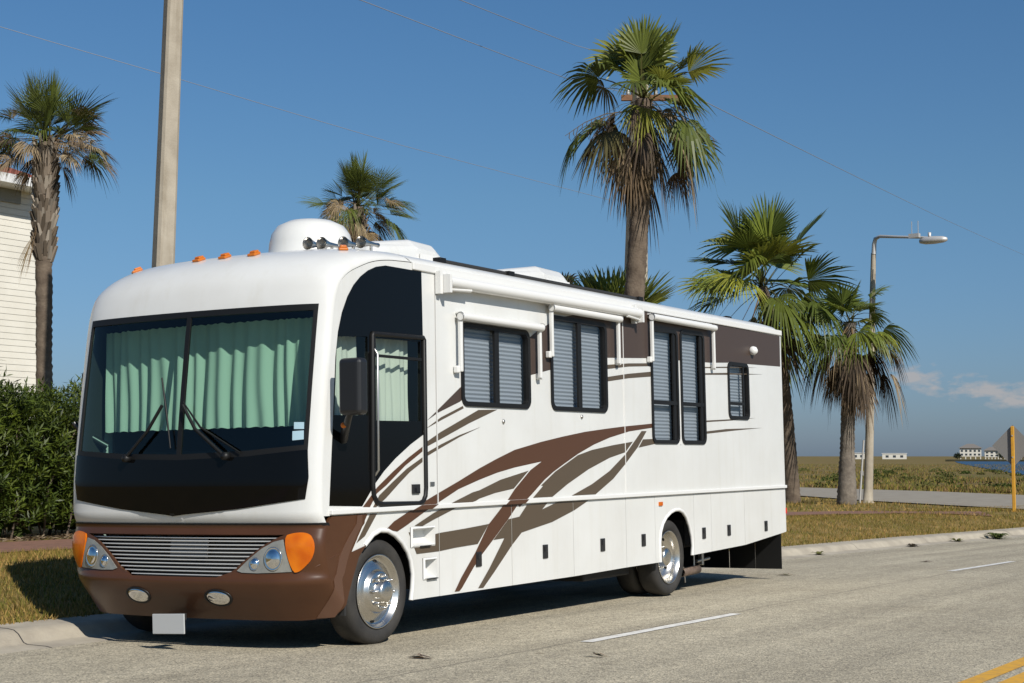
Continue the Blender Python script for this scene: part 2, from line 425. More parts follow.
for pts, r in (([(-.50, 1.49), (-.28, 1.697), (-.149, 1.891)], .013), ([(.495, 1.49), (.199, 1.70), (.061, 1.884)], .013)):
    b = MB(); b.tube([Vector(F(*q)) + FN(*q)*.045 for q in pts], r, 6)
    q = pts[0]; b.lathe([(.0, .0), (.03, .0), (.03, .055), (.0, .06)], Vector(F(*q)), FN(*q), 12)
    m = pts[2]; sg = -1 if m[0] < 0 else 1
    bl = [(m[0]+.10, m[1]-.33), (m[0]+.02, m[1]-.02), (m[0]-.05, m[1]+.22)] if sg < 0 else [(m[0]-.02, m[1]+.03), (m[0]+.17, m[1]-.17), (m[0]+.56, m[1]-.37)]
    b.tube([Vector(F(*q)) + FN(*q)*.022 for q in bl], [.006, .009, .006], 6)
    b.build('wiper', M['black'], ws)

# roof behind the cap
b = MB(); row = [F(s, PMAX) for s in SG if abs(s) <= SMAX]; row = [F(-SMAX, PMAX)] + row + [F(SMAX, PMAX)]
ysec = [2.0, 3.5, 5, 6.5, 8, 9.2, 9.5, 9.62, 9.68]; drop = [0, 0, 0, 0, 0, 0, .01, .045, .10]
vs = list(row); n = len(row)
for y, d in zip(ysec, drop): vs += [(x, y, z-d) for x, _, z in row]
vs += [(x, 9.68, 2.95) for x, _, z in row]
fs = [(i*n+k, i*n+k+1, (i+1)*n+k+1, (i+1)*n+k) for i in range(len(ysec)+1) for k in range(n-1)]
b.add(vs, fs, True); b.build('roof', M['white'], rv)
for gx in (0, -W):
    b = MB(); b.box((gx, (1.18+9.665)/2, 3.015), (.035, 9.665-1.18, .065)); bevel(b.build('gutter', M['trim'], rv), .008)

# left (visible) side wall with its openings
edge = []
p = 1.045
while p < PMAX:
    x, y, z = F(SMAX, p)
    edge.append((y, z-.006)); p += .04
outer = [(REAR, 1.045), (REAR, TOP)] + [(edge[-1][0]+.04, TOP), (edge[-1][0]+.04, edge[-1][1])] + edge[::-1]
holes = [winhole(w) for w in WIN] + [BLK]
b = MB(); side(b, outer, holes, 0, .035); wall = b.build('side_wall', M['white'], rv)
b = MB(); side(b, BLK, [CABW, DOORW], .003, .03); blk = b.build('cab_glass_panel', M['black_gloss'], rv)
b = MB(); b.add([(-.008, y, z) for y, z in CABW], [(3, 2, 1, 0)]); b.build('cab_pane', M['pane_clear'], blk)
# far side and rear walls
b = MB(); slab(b, [(.3, .36), (REAR, .5), (REAR, TOP), (.7, TOP), (.25, 2.7), (.1, 2.4), (.02, 1.05)], [], lambda y, z: (-W, y, z), lambda y, z: (-W+.035, y, z))
b.build('side_wall', M['white'], rv)
b = MB(); b.box((-W/2, REAR-.01, (.5+TOP)/2), (W-.01, .04, TOP-.5)); b.build('rear_wall', M['white'], rv)

# door: black gasket, upper rail, pane, latch, grab rail
b = MB()
dl = [(.61, 2.425), (1.32, 2.437), (1.334, 2.42), (1.334, 1.22), (1.325, 1.155), (1.29, 1.11), (1.235, 1.095), (.70, 1.105), (.64, 1.125), (.60, 1.175), (.592, 1.25), (.606, 2.41), (.61, 2.425), (.65, 2.426)]
b.tube([(.006, y, z) for y, z in dl], .021, 8)
b.box((.002, .963, 2.258), (.016, .66, .022)); b.box((.004, .628, 2.08), (.014, .028, .66))
door = b.build('door', M['black'], rv)
b = MB(); b.add([(-.010, y, z) for y, z in DOORW], [(0, 1, 2, 3)]); b.build('door_pane', M['pane_clear'], door)
b = MB(); b.box((.006, 1.188, 1.213), (.018, .105, .075)); b.box((.018, 1.20, 1.205), (.012, .055, .03)); b.build('door_latch', M['black_plastic'], door)
b = MB(); b.tube([(.012, .616, 2.31), (.045, .616, 2.27), (.045, .613, 1.37), (.012, .613, 1.33)], .011, 8); b.build('grab_rail', M['steel'], door)
b = MB(); b.box((.003, 1.436, 1.248), (.008, .062, .034)); b.build('lock_plate', M['steel'], rv)

# curtains and cab interior
def curtain(pts, amp, wl, ztop, zbot, tint=None):
    bb = MB(); L = [0]
    for i in range(1, len(pts)): L.append(L[-1] + (Vector(pts[i])-Vector(pts[i-1])).length)
    n = int(L[-1]/.012); nz = 8; vs = []
    for j in range(nz+1):
        z = ztop + (zbot-ztop)*j/nz
        for i in range(n+1):
            d = L[-1]*i/n; k = max(q for q in range(len(L)-1) if L[q] <= d+1e-9); u = (d-L[k])/(L[k+1]-L[k])
            a, c = Vector(pts[k]), Vector(pts[k+1]); q = a.lerp(c, u); t = (c-a).normalized(); nn = Vector((t.y, -t.x, 0))
            ph = 2*PI*d/wl + 2.6*math.sin(d*2.3+.6) + 1.3*math.sin(d*6.1) + .5*math.sin(d*13.0) + .5*math.sin(j*.6+d*3)
            q = q + nn*(amp*(.55+.45*j/nz)*math.sin(ph) + amp*.7*math.sin(ph*.37+1+j*.08) + amp*.35*math.sin(d*31+j*.25)); vs.append((q.x, q.y, z + .004*math.sin(ph*1.7)))
    fs = [(j*(n+1)+i, j*(n+1)+i+1, (j+1)*(n+1)+i+1, (j+1)*(n+1)+i) for j in range(nz) for i in range(n)]
    return bb.add(vs, fs, True)
fp = [tuple(Vector(F(s, 2.1)) + FN(0, 2.1)*-.24) for s in np.linspace(-1.13, 1.12, 14)]
fp = [(x, y + .02, z) for x, y, z in fp]
curtain(fp, .020, .115, 2.535, 1.715).build('curtain', M['curtain'], rv)
curtain([(-.10, .10, 0), (-.10, .52, 0)], .014, .085, 2.40, 1.72).build('curtain', M['curtain'], rv)
curtain([(-.10, .66, 0), (-.10, 1.26, 0)], .016, .09, 2.42, 1.70).build('curtain', M['curtain'], rv)
for sg, e_ in ((-1, .25), (1, .03)):
    b = MB(); drape(b, [(sg*(SMAX+e_), 1.2), (sg*(SMAX+e_), 2.62), (sg*1.165, 2.62), (sg*1.165, 1.2)], [], -.036, .004, back=False); b.build('cab_liner', M['interior'], rv)
b = MB()
b.box((-W/2, 4.95, .93), (W-.1, 9.3, .04))                      # floor
b.box((-W/2, .32, 1.42), (W-.25, .75, .12))                     # dashboard
b.box((-W/2, .62, 1.25), (W-.25, .10, .6))
b.box((-W/2, 1.62, 1.95), (W-.12, .03, 2.0))                    # partition behind the cab
b.box((-W/2, .42, 2.60), (W-.35, .30, .10))                     # cabinet over the windscreen
b.box((-W+.07, .95, 1.9), (.02, 1.25, 1.9))
b.box((-.35, 5.6, 1.9), (.03, 7.6, 2.0))                        # inner partition behind the blinds
b.build('cab_interior', M['interior'], rv)

# bumper
def side_s(y, z):
    t = .22*(1-sstep(.27, .85, z)); return SMAX + y - prof(z)[0] - bow(1) - t
right = [(.20, .285), (.25, .42), (.31, .55), (.40, .72), (.488, .797), (.303, .758), (.517, 1.038), (.06, 1.034)]
rr0 = [q for a, c in zip(right, right[1:]) for q in [(a[0]+(c[0]-a[0])*i/6, a[1]+(c[1]-a[1])*i/6) for i in range(6)]] + [right[-1]]
rs = [(side_s(y, z), z) for y, z in rr0]
bo = [(-1.0, .272), (0, .272), (1.0, .272)] + rs + [(SMAX, .985), (-SMAX, .985)] + [(-s, p) for s, p in rs[:25]][::-1]
GR = [(-.985, .905), (.985, .905), (.85, .83), (.66, .70), (.545, .635), (.42, .588), (-.42, .588), (-.545, .635), (-.66, .70), (-.85, .83)]
b = MB()
smx = max(q[0] for q in bo)
grid = fgrid(.28, 1.03, .055) + [(sg*(SMAX+.05*i), .3+.06*j) for i in range(1, 14) for j in range(13) for sg in (-1, 1)]
slab(b, bo, [GR], off(.008), off(-.02), .05, grid, smooth=True, nf=FN)
bump_ = b.build('bumper', M['bronze'], rv)
b = MB(); drape(b, [(s*1.03, .745+(p-.745)*1.03) for s, p in GR], [], -.075, .01); gb = b.build('grille', M['black'], rv)
for i in range(11):
    b = MB(); z = .888 - i*.0282
    # half-width of the opening at this height
    xs = []
    for k in range(len(GR)):
        a, c = GR[k], GR[(k+1) % len(GR)]
        if (a[1]-z)*(c[1]-z) < 0: xs.append(a[0] + (c[0]-a[0])*(z-a[1])/(c[1]-a[1]))
    hw = max(xs)
    b.tube([Vector(F(s, z)) + FN(s, z)*-.022 for s in np.linspace(-hw, hw, 24)], .0058, 6)
    b.build('grille_bar', M['grille'], gb)
b = MB(); drape(b, [(-.09, .895), (.275, .895), (.275, .735), (-.09, .735)], [], -.034, .01); b.build('grille_badge', M['badge'], gb)
b = MB(); drape(b, [(-SMAX-.02, .968), (SMAX+.02, .968), (SMAX+.02, .992), (-SMAX-.02, .992)], [], .010, .02, step=.05, st=.01); b.build('seam_shadow_strip', M['black'], rv)  # black strip drawn in as the shadow line below the white cap
# headlights
def rounded(poly, it=2, keep=.25):
    for _ in range(it):
        q = []
        for i in range(len(poly)):
            a, c = poly[i], poly[(i+1) % len(poly)]
            q += [(a[0]+(c[0]-a[0])*keep, a[1]+(c[1]-a[1])*keep), (c[0]-(c[0]-a[0])*keep, c[1]-(c[1]-a[1])*keep)]
        poly = q
    return poly
for sg in (1, -1):
    def mm(pts): return [(sg*s, p) for s, p in pts]
    b = MB(); drape(b, rounded(mm([(.575, .655), (.60, .618), (.78, .612), (1.10, .625), (1.18, .68), (1.242, .76), (1.244, .89), (1.19, .930), (1.05, .925), (.90, .875), (.79, .815), (.68, .735)])), [], .010, .02); hl = b.build('headlight', M['bronze'], rv)
    b = MB(); drape(b, mm([(.600, .642), (.645, .629), (.78, .626), (.913, .632), (1.050, .640), (.980, .872), (.903, .855), (.801, .803), (.699, .728)]), [], .017, .02); b.build('headlight_lens', M['lens'], hl)
    b = MB(); drape(b, rounded(mm([(.985, .890), (1.055, .915), (1.150, .920), (1.208, .890), (1.228, .812), (1.202, .735), (1.150, .680), (1.100, .638), (1.055, .636)])), [], .022, .03); b.build('turn_signal', M['amber'], hl)
    for s, p, r, ry in ((.907, .732, .070, 1.15), (.751, .695, .040, 1.15)):
        n_ = FN(sg*s, p); o_ = Vector(F(sg*s, p)) + n_*.017
        b = MB(); b.lathe([(r*1.08, 0), (r*1.08, .006), (r, .008), (r*.9, .002), (r*.75, .012), (r*.4, .02), (0, .023)], o_, n_, 28, ry=ry); b.build('headlamp', M['lamp'], hl)
    s, p = sg*.40, .442
    n_ = FN(s, p); o_ = Vector(F(s, p)) + n_*.008
    b = MB(); b.lathe([(.128, -.005), (.128, .004), (.108, .006), (.10, .0)], o_, n_, 32, ry=.60); fl = b.build('fog_light', M['black'], rv)
    b = MB(); b.lathe([(.106, .001), (.10, .008), (.08, .014), (.045, .018), (0, .02)], o_, n_, 32, ry=.60); b.build('fog_lens', M['lamp'], fl)
# lighter stripe and fine crease on the near bumper corner
b = MB(); slab(b, [(1.70, 1.030), (1.765, 1.034), (1.66, .85), (1.54, .70), (1.40, .52), (1.20, .292), (1.10, .290), (1.30, .52), (1.45, .72), (1.57, .86)], [], off(.014), off(.009), .03, [(SMAX+.03*i-.3, .3+.055*j) for i in range(26) for j in range(14)], smooth=True, nf=FN)
b.build('bumper_stripe', M['bronze_light'], bump_)
for sg in (1, -1):
    b = MB(); b.tube([Vector(F(sg*s, p)) + FN(sg*s, p)*.004 for s, p in ((1.05, .625), (1.14, .642), (1.24, .685), (1.33, .725), (1.44, .752), (1.52, .762))], [.002, .006, .008, .008, .006, .002], 8); b.build('bumper_crease', M['bronze'], bump_)
b = MB(); b.box((-1.225, -.335, .244), (.315, .012, .150), Matrix.Rotation(math.radians(-2), 3, 'Y')); lp = b.build('number_plate', M['plate'], rv); bevel(lp, .004)
b = MB(); b.box((-1.225, -.25, .285), (.06, .16, .05)); b.build('plate_bracket', M['dark'], lp)

# moulding and lower bays
b = MB(); b.box((.010, (.04+REAR)/2, 1.0645), (.035, REAR-.04, .037)); bevel(b.build('moulding', M['trim'], rv), .006)
LB = [(1.118, .336), (4.4, .332), (5.0, .343), (5.80, .345), (6.70, .37), (8.25, .402), (9.66, .495)]
def zb(y):
    for (a, c), (d, e) in zip(LB, LB[1:]):
        if a <= y <= d: return c + (e-c)*(y-a)/(d-a)
    return LB[-1][1]
g = .004
def bay(y0, y1, name='baggage_door', latch=None):
    bb = MB(); side(bb, [(y0+g, zb(y0)), (y1-g, zb(y1)), (y1-g, 1.039), (y0+g, 1.039)] if not (y0 < 8.25 < y1) else [(y0+g, zb(y0)), (y1-g, zb(y1)), (y1-g, 1.041), (y0+g, 1.041)], [], -.002, .028)
    o = bb.build(name, M['white'], rv); bevel(o, .004)
    if latch:
        l = MB(); l.box((.003, latch, .597), (.014, .088, .125)); l.box((.013, latch, .62), (.008, .05, .05)); lo_ = l.build('latch', M['black_plastic'], o); bevel(lo_, .01)
    return o
ARF = [(.488, .797), (.60, .875), (.697, .905), (.80, .898), (.90, .862), (.998, .800), (1.075, .725), (1.121, .650), (1.150, .541), (1.140, .43), (1.118, .336)]
STEPS = ((1.110, 1.468, .748, .910), (1.285, 1.490, .482, .655))
b = MB(); side(b, [(.517, 1.041), (.303, .758)] + ARF + [(1.535-g, .336), (1.535-g, 1.041)], [[(y0, z0), (y1, z0), (y1, z1), (y0, z1)] for y0, y1, z0, z1 in STEPS], -.002, .028)
bevel(b.build('wheel_arch_panel', M['white'], rv), .004)
ARR = [(5.850, .345), (5.845, .55), (5.870, .66), (5.930, .745), (6.02, .810), (6.13, .855), (6.25, .880), (6.36, .880), (6.46, .855), (6.55, .800), (6.63, .70), (6.69, .58), (6.712, .475), (6.690, .37)]
b = MB(); side(b, [(5.733+g, .345)] + ARR + [(6.752-g, .372), (6.752-g, 1.041), (5.733+g, 1.041)], [], -.002, .028)
bevel(b.build('wheel_arch_panel', M['white'], rv), .004)
for y0, y1, l in ((1.535, 2.722, 2.148), (2.722, 3.893, 3.326), (3.893, 5.035, 4.494), (5.035, 5.733, 5.432), (6.752, 7.243, 7.013), (7.243, 8.256, 7.75), (8.256, 9.66, 8.941)): bay(y0, y1, latch=l)
for arc, off_ in ((ARF[0:], 0), (ARR, 0)):                        # rolled wheel-arch lips
    b = MB(); b.tube([(-.008, y, z) for y, z in arc], .020, 8); b.build('wheel_arch_lip', M['trim'], rv)
for y0, y1, z0, z1 in STEPS:
    b = MB(); i0, i1, k0, k1 = y0+.055, y1-.03, z0+.035, z1-.03; xi = -.085
    O = [(.004, y0, z0), (.004, y1, z0), (.004, y1, z1), (.004, y0, z1)]; R_ = [(.012, y0+.02, z0+.012), (.012, y1-.012, z0+.012), (.012, y1-.012, z1-.012), (.012, y0+.02, z1-.012)]; I_ = [(xi, i0, k0), (xi, i1, k0), (xi, i1, k1), (xi, i0, k1)]
    b.add(O+R_+I_, [q for k in range(4) for q in ((k, (k+1) % 4, 4+(k+1) % 4, 4+k), (4+k, 4+(k+1) % 4, 8+(k+1) % 4, 8+k))] + [(8, 9, 10, 11)])
    st = b.build('entry_step', M['trim'], rv)
    b = MB(); b.box((.016, (y0+y1)/2+.02, z0+.004), (.012, .15, .007)); b.build('step_drain', M['black'], st)
b = MB(); b.box((-.09, 3.6, .68), (.06, 4.2, .64)); b.box((-.09, 8.2, .75), (.06, 2.9, .55))
b.box((-1.3, 4.9, .62), (1.5, 9.0, .45)); b.box((-W+.09, 4.9, .72), (.06, 9.0, .5)); b.box((-.62, 3.6, .52), (.95, 4.1, .28)); b.box((-.7, 8.1, .6), (1.1, 2.6, .3)); b.box((-W/2, .6, .62), (1.7, 1.3, .5)); b.build('chassis', M['dark'], rv)

for y, x0, x1, z0, z1 in ((.262, -.62, -.025, .29, .92), (5.80, -.75, -.03, .33, .92)):      # dark panels added ahead of the tyres to shade the treads
    b = MB(); b.box(((x0+x1)/2, y, (z0+z1)/2), (x1-x0, .02, z1-z0)); b.build('tread_shade_panel', M['dark'], rv)
b = MB(); b.box((-.80, 5.18, .33), (1.0, 1.05, .22)); bevel(b.build('tyre_shade_box', M['dark'], rv), .02)  # dark underbody box, added to shade the inner rear tyre
# windows
for wi, w in enumerate(WIN):
    y0, y1, z0, z1 = w
    b = MB(); side(b, rrect(y0, y1, z0, z1, .085), [rrect(y0+.042, y1-.042, z0+.042, z1-.042, .05)], .014, .065)
    ym = (y0+y1)/2 if wi < 2 else (y0 + (.80 if wi < 4 else .74)*(y1-y0))
    if wi < 2: b.box((-.002, ym, (z0+z1)/2), (.022, .075, z1-z0-.08))
    elif wi < 4: b.box((-.002, (y0+y1)/2, 2.033), (.024, y1-y0-.08, .042)); b.box((-.004, y1-.09, (z0+z1)/2), (.018, .07, z1-z0-.08))
    else: b.box((-.002, ym, (z0+z1)/2), (.02, .035, z1-z0-.08)); b.box((-.002, (y0+y1)/2-.05, 2.075), (.022, y1-y0-.2, .035))
    fr = b.build('window', M['black'], rv)
    b = MB(); b.add([(-.016, y0+.03, z0+.03), (-.016, y1-.03, z0+.03), (-.016, y1-.03, z1-.03), (-.016, y0+.03, z1-.03)], [(0, 1, 2, 3)]); b.build('window_pane', M['pane_dark'], fr)
    b = MB(); n = int((z1-z0)/.0195); vs = []
    for i in range(n+1):
        z = z1-.03 - i*(z1-z0-.06)/n; x = -.075 + (.009 if i % 2 else 0)
        vs += [(x, y0+.03, z), (x, y1-.03, z)]
    b.add(vs, [(2*i, 2*i+1, 2*i+3, 2*i+2) for i in range(n)]); b.build('blind', M['blind'], fr)
for y, x_, w_, m_, zc_, h_ in ((1.512, .0005, .006, 'galv', 2.02, 1.87), (1.522, .003, .007, 'trim', 2.02, 1.87), (5.048, .003, .012, 'trim', 2.02, 1.87), (6.437, .004, .03, 'trim', 1.75, .33)):
    b = MB(); b.box((x_-.001, y, zc_), (.008, w_, h_)); b.build('wall_seam', M[m_], rv)

# awnings
b = MB(); b.tube([(.075, 1.60, 2.917), (.075, 5.295, 2.930)], .050, 16); b.box((.03, 3.45, 2.975), (.09, 3.70, .022))
aw = b.build('patio_awning', M['trim'], rv)
for y, z in ((1.575, 2.90), (5.30, 2.915)):
    b = MB(); b.box((.06, y, z), (.13, .035, .15)); b.box((.035, y-.045, z+.01), (.05, .04, .19))
    b.tube([(.075, y, z-.045), (.095, y+(.36 if y < 3 else -.33), z-.03)], .016, 8); b.build('awning_arm', M['trim'], aw)
for y0, y1, za, zb_ in ((1.83, 3.205, 2.648, 2.215), (3.44, 4.850, 2.848, 2.425), (5.655, 7.325, 2.925, 2.49)):
    b = MB(); b.tube([(.065, y0-.02, za), (.065, y1+.02, za-.006)], .035, 14); b.box((.018, (y0+y1)/2, za+.035), (.036, y1-y0, .015)); o = b.build('window_awning', M['trim'], rv)
    for y, s_ in ((y0, -1), (y1, 1)):
        b = MB(); b.box((.05, y, (za+zb_)/2-.01), (.036, .036, za-zb_+.05)); b.box((.03, y+.025*s_, zb_-.015), (.045, .055, .06)); bevel(b.build('awning_arm', M['trim'], o), .008)
        b = MB(); b.lathe([(.036, -.004), (.039, 0), (.036, .004)], (.065, y-.022 if s_ < 0 else y+.022, za), (0, 1, 0), 16); b.build('awning_cap', M['steel'], o)

GAPS = [[(y-.005, .3), (y+.005, .3), (y+.005, 1.04), (y-.005, 1.04)] for y in (1.535, 2.722, 3.893, 5.035)]
# painted swooshes
GFX = {
    'main': ('R', [(0.775,0.909),(0.884,0.967),(1.118,1.045),(1.313,1.108),(1.55,1.178),(1.844,1.263),(2.185,1.368),(2.484,1.449),(2.796,1.526),(3.284,1.599),(3.697,1.65),(4.168,1.701),(4.626,1.736),(5.026,1.764),(5.726,1.804),(5.723,1.761),(5.146,1.715),(4.7,1.649),(4.349,1.578),(4.011,1.488),(3.721,1.394),(3.51,1.322),(3.338,1.252),(3.101,1.129),(2.872,1.017),(2.836,1.039),(2.665,0.92),(2.402,0.754),(2.201,0.631),(2.057,0.527),(1.877,0.377),(1.834,0.351),(1.76,0.353),(1.867,0.462),(2.099,0.657),(2.327,0.886),(2.559,1.026),(2.642,1.072),(2.783,1.175),(3.077,1.343),(3.294,1.421),(2.79,1.37),(2.48,1.327),(2.182,1.271),(1.842,1.198),(1.548,1.102),(1.288,1.015),(1.06,0.93),(0.926,0.886)]),
    't1': ('T', [(1.172,0.92),(1.451,1.011),(1.79,1.099),(2.068,1.166),(2.18,1.181),(2.539,1.265),(3.044,1.339),(2.768,1.183),(2.445,1.152),(2.177,1.11),(2.117,1.092),(1.788,1.04),(1.449,0.958),(1.286,0.914)]),
    't2': ('T', [(1.087,0.872),(1.197,0.695),(1.533,0.699),(1.775,0.714),(2.139,0.727),(2.327,0.888),(1.928,0.865),(1.537,0.847),(1.47,0.84),(1.354,0.861)]),
    't3': ('T', [(2.665,0.916),(2.86,0.931),(3.006,1.033),(3.389,1.041),(3.282,0.982),(3.602,1.045),(4.21,1.038),(3.913,0.954),(3.472,0.861),(2.898,0.79),(2.726,0.69),(2.406,0.471),(2.219,0.35),(2.136,0.353),(2.328,0.51),(2.591,0.755),(2.402,0.748)]),
    't4': ('T', [(3.269,1.2),(3.545,1.322),(4.011,1.476),(4.309,1.526),(4.775,1.574),(5.232,1.611),(5.053,1.503),(4.69,1.448),(4.226,1.339),(3.784,1.203),(3.484,1.092),(3.116,1.092),(3.309,1.196)]),
    't5': ('T', [(5.448,1.722),(5.052,1.482),(4.683,1.317),(4.294,1.194),(3.868,1.093),(4.364,1.093),(4.758,1.237),(5.046,1.384),(5.346,1.554),(5.569,1.723)]),
    't6': ('T', [(5.478,1.636),(5.782,1.643),(5.779,1.591),(5.367,1.55)]),
    't7': ('T', [(7.117,1.734),(7.756,1.77),(8.89,1.797),(7.996,1.754),(7.115,1.707)]),
    't8': ('T', [(7.125,1.858),(7.885,1.886),(8.703,1.914),(7.884,1.87),(7.124,1.84)]),
    'u1': ('T', [(4.636,2.372),(5.175,2.414),(5.746,2.443),(5.745,2.412),(5.173,2.381),(4.634,2.329)]),
    'u2': ('T', [(4.63,2.249),(5.169,2.307),(5.741,2.354),(5.738,2.302),(5.167,2.261),(4.628,2.204)]),
    'u3': ('T', [(7.106,2.395),(7.805,2.429),(8.978,2.46),(7.803,2.406),(7.105,2.377)]),
    'u4': ('T', [(7.111,2.466),(7.81,2.501),(8.785,2.534),(7.809,2.487),(7.11,2.453)]),
    's1': ('T', [(1.356,1.698),(1.583,1.794),(1.93,1.897),(1.942,1.877),(1.583,1.77)]),
    's2': ('T', [(1.342,1.583),(1.58,1.674),(2.185,1.869),(2.504,1.879),(2.027,1.752),(1.579,1.616),(1.341,1.545)]),
    's3': ('T', [(1.34,1.497),(1.578,1.571),(1.873,1.651),(2.207,1.721),(1.873,1.635),(1.577,1.543),(1.339,1.466)]),
    'd1': ('R', [(1.3,1.551),(1.093,1.463),(0.87,1.353),(0.654,1.235),(0.464,1.091),(0.557,1.088),(0.653,1.191),(0.782,1.251),(1.047,1.401),(1.299,1.513)]),
    'd2': ('T', [(1.298,1.465),(1.069,1.376),(0.869,1.274),(0.684,1.174),(0.599,1.086),(0.641,1.085),(0.78,1.154),(0.956,1.26),(1.113,1.35),(1.297,1.428)]),
    'f1': ('T', [(0.56,1.036),(0.652,1.036),(0.489,0.872),(0.377,0.823)]),
    'band': ('P', [(1.381,1.768),(1.61,1.895),(1.884,2.048),(3.122,2.559),(3.282,2.634),(3.692,2.776),(4.538,2.918),(4.903,2.902),(5.321,2.986),(6.454,2.992),(9.619,2.974),(9.607,2.586),(7.904,2.554),(7.342,2.526),(5.652,2.492),(4.705,2.448),(3.446,2.266),(3.091,2.204),(2.552,2.231),(1.881,1.931),(1.536,1.831)]),
    'white_blade': ('W', [(0.517,1.041),(0.303,0.758),(0.488,0.797),(0.732,0.919)]),
}
whole = {'main', 'stem'}
cuts = [winhole(w, .0) for w in WIN]
for k, (c, poly) in GFX.items():
    if k == 'white_blade': continue
    m = {'R': M['red_brown'], 'T': M['taupe'], 'P': M['purple_brown']}[c]
    b = MB(); side(b, poly, [[(y0, z0), (y1, z0), (y1, z1), (y0, z1)] for y0, y1, z0, z1 in STEPS] + GAPS if k == 't2' else cuts if k in ('band', 'u1', 'u2') else (cuts + GAPS if k == 'main' else (GAPS if k == 't3' else [])), .0022, .0015)
    b.build('swoosh_stripe', m, rv)
b = MB(); side(b, [(1.125, 1.0465), (1.293, 1.0465), (1.375, 1.0825), (1.235, 1.0825)][::-1], [], .0292, .001)
for q in ([(1.115, 1.0465), (1.395, 1.0465), (1.49, 1.0825), (1.24, 1.0825)], [(2.585, 1.0465), (2.93, 1.0465), (3.0, 1.0825), (2.655, 1.0825)]):
    b = MB(); side(b, q, [], .0292, .001); b.build('swoosh_stripe', M['red_brown'], rv)

# wheels
def wheel(y, z, x, name='wheel', front=True):
    root = bpy.data.objects.new(name, None); COL.objects.link(root); root.parent = rv; root.location = (x, y, z)
    R = .408
    b = MB(); b.lathe([(.288, -.01), (.30, .0), (.335, .012), (.372, .008), (.394, -.008), (.405, -.03), (R, -.055), (R, -.10), (R, -.165), (.396, -.205), (.36, -.22), (.28, -.215)], (0, 0, 0), (1, 0, 0), 56)
    for k in range(56):
        pass
    b.build('tyre', M['tyre'], root)
    b = MB()
    if front: pr = [(.285, -.22), (.276, -.012), (.288, -.002), (.284, .006), (.272, .0), (.262, -.035), (.235, -.05), (.215, -.030), (.175, -.022), (.165, -.018), (.160, .012), (.15, .018), (.10, .020), (.088, .028), (.085, .075), (.075, .086), (.035, .09), (0, .092)]
    else: pr = [(.285, -.22), (.276, -.012), (.288, -.002), (.284, .006), (.272, .0), (.262, -.06), (.24, -.11), (.20, -.135), (.16, -.14), (.15, -.135), (.12, -.13), (.105, -.11), (.10, -.03), (.09, -.015), (.05, -.01), (0, -.01)]
    b.lathe(pr, (0, 0, 0), (1, 0, 0), 56); h0 = .018 if front else -.135
    rim = b.build('rim', M['chrome'], root)
    for k in range(8):
        b = MB(); t = 2*PI*(k+.3)/8; yy, zz = .123*math.cos(t), .123*math.sin(t)
        b.lathe([(.016, 0), (.016, .025), (.011, .03), (.011, .05), (.0, .054)], (h0, yy, zz), (1, 0, 0), 8); b.build('lug_nut', M['chrome'], root)
    for k in range(4):
        b = MB(); t = 2*PI*(k+.62)/4
        b.lathe([(.022, .0), (.020, .003), (0, .003)], ((-.040 if front else -.118), .222*math.cos(t), .222*math.sin(t)), (1, 0, 0), 12); b.build('hand_hole', M['black'], root)
    return root
def dupw(root, loc, rz):
    r = root.copy(); COL.objects.link(r); r.location = loc; r.rotation_euler = (0, 0, rz)
    for ch in root.children:
        c = ch.copy(); COL.objects.link(c); c.parent = r
        for q in ch.children:
            d = q.copy(); COL.objects.link(d); d.parent = c
    return r
wf = wheel(.745, .432, -.060); wf.rotation_euler = (.5, 0, 0)
wr = wheel(6.28, .372, -.10, front=False)
dupw(wr, (-.365, 6.28, .372), 0); dupw(wf, (-W+.06, .745, .45), PI); dupw(wr, (-W+.10, 6.28, .42), PI)

# mirrors
for sx, x0, y0 in ((1, 0, 0), (-1, -W+.10, .0)):
    b = MB(); b.box((x0+sx*.235, .03 if sx > 0 else .30, 1.985 if sx > 0 else 2.03), (.20, .12, .42)); mo = b.build('mirror', M['black_plastic'], rv); bevel(mo, .035, 4)
    b = MB(); b.tube([(x0+sx*.0, .22, 1.60), (x0+sx*.07, .15, 1.66), (x0+sx*.15, .07, 1.73), (x0+sx*.20, .04, 1.80)], [.035, .032, .028, .024], 10); b.build('mirror_arm', M['black_plastic'], mo)
    b = MB(); b.lathe([(.022, 0), (.022, .015), (0, .02)], (x0+sx*.115, .07, 1.705), (.7*sx, -.7, 0), 12); b.build('mirror_marker', M['amber'], mo)

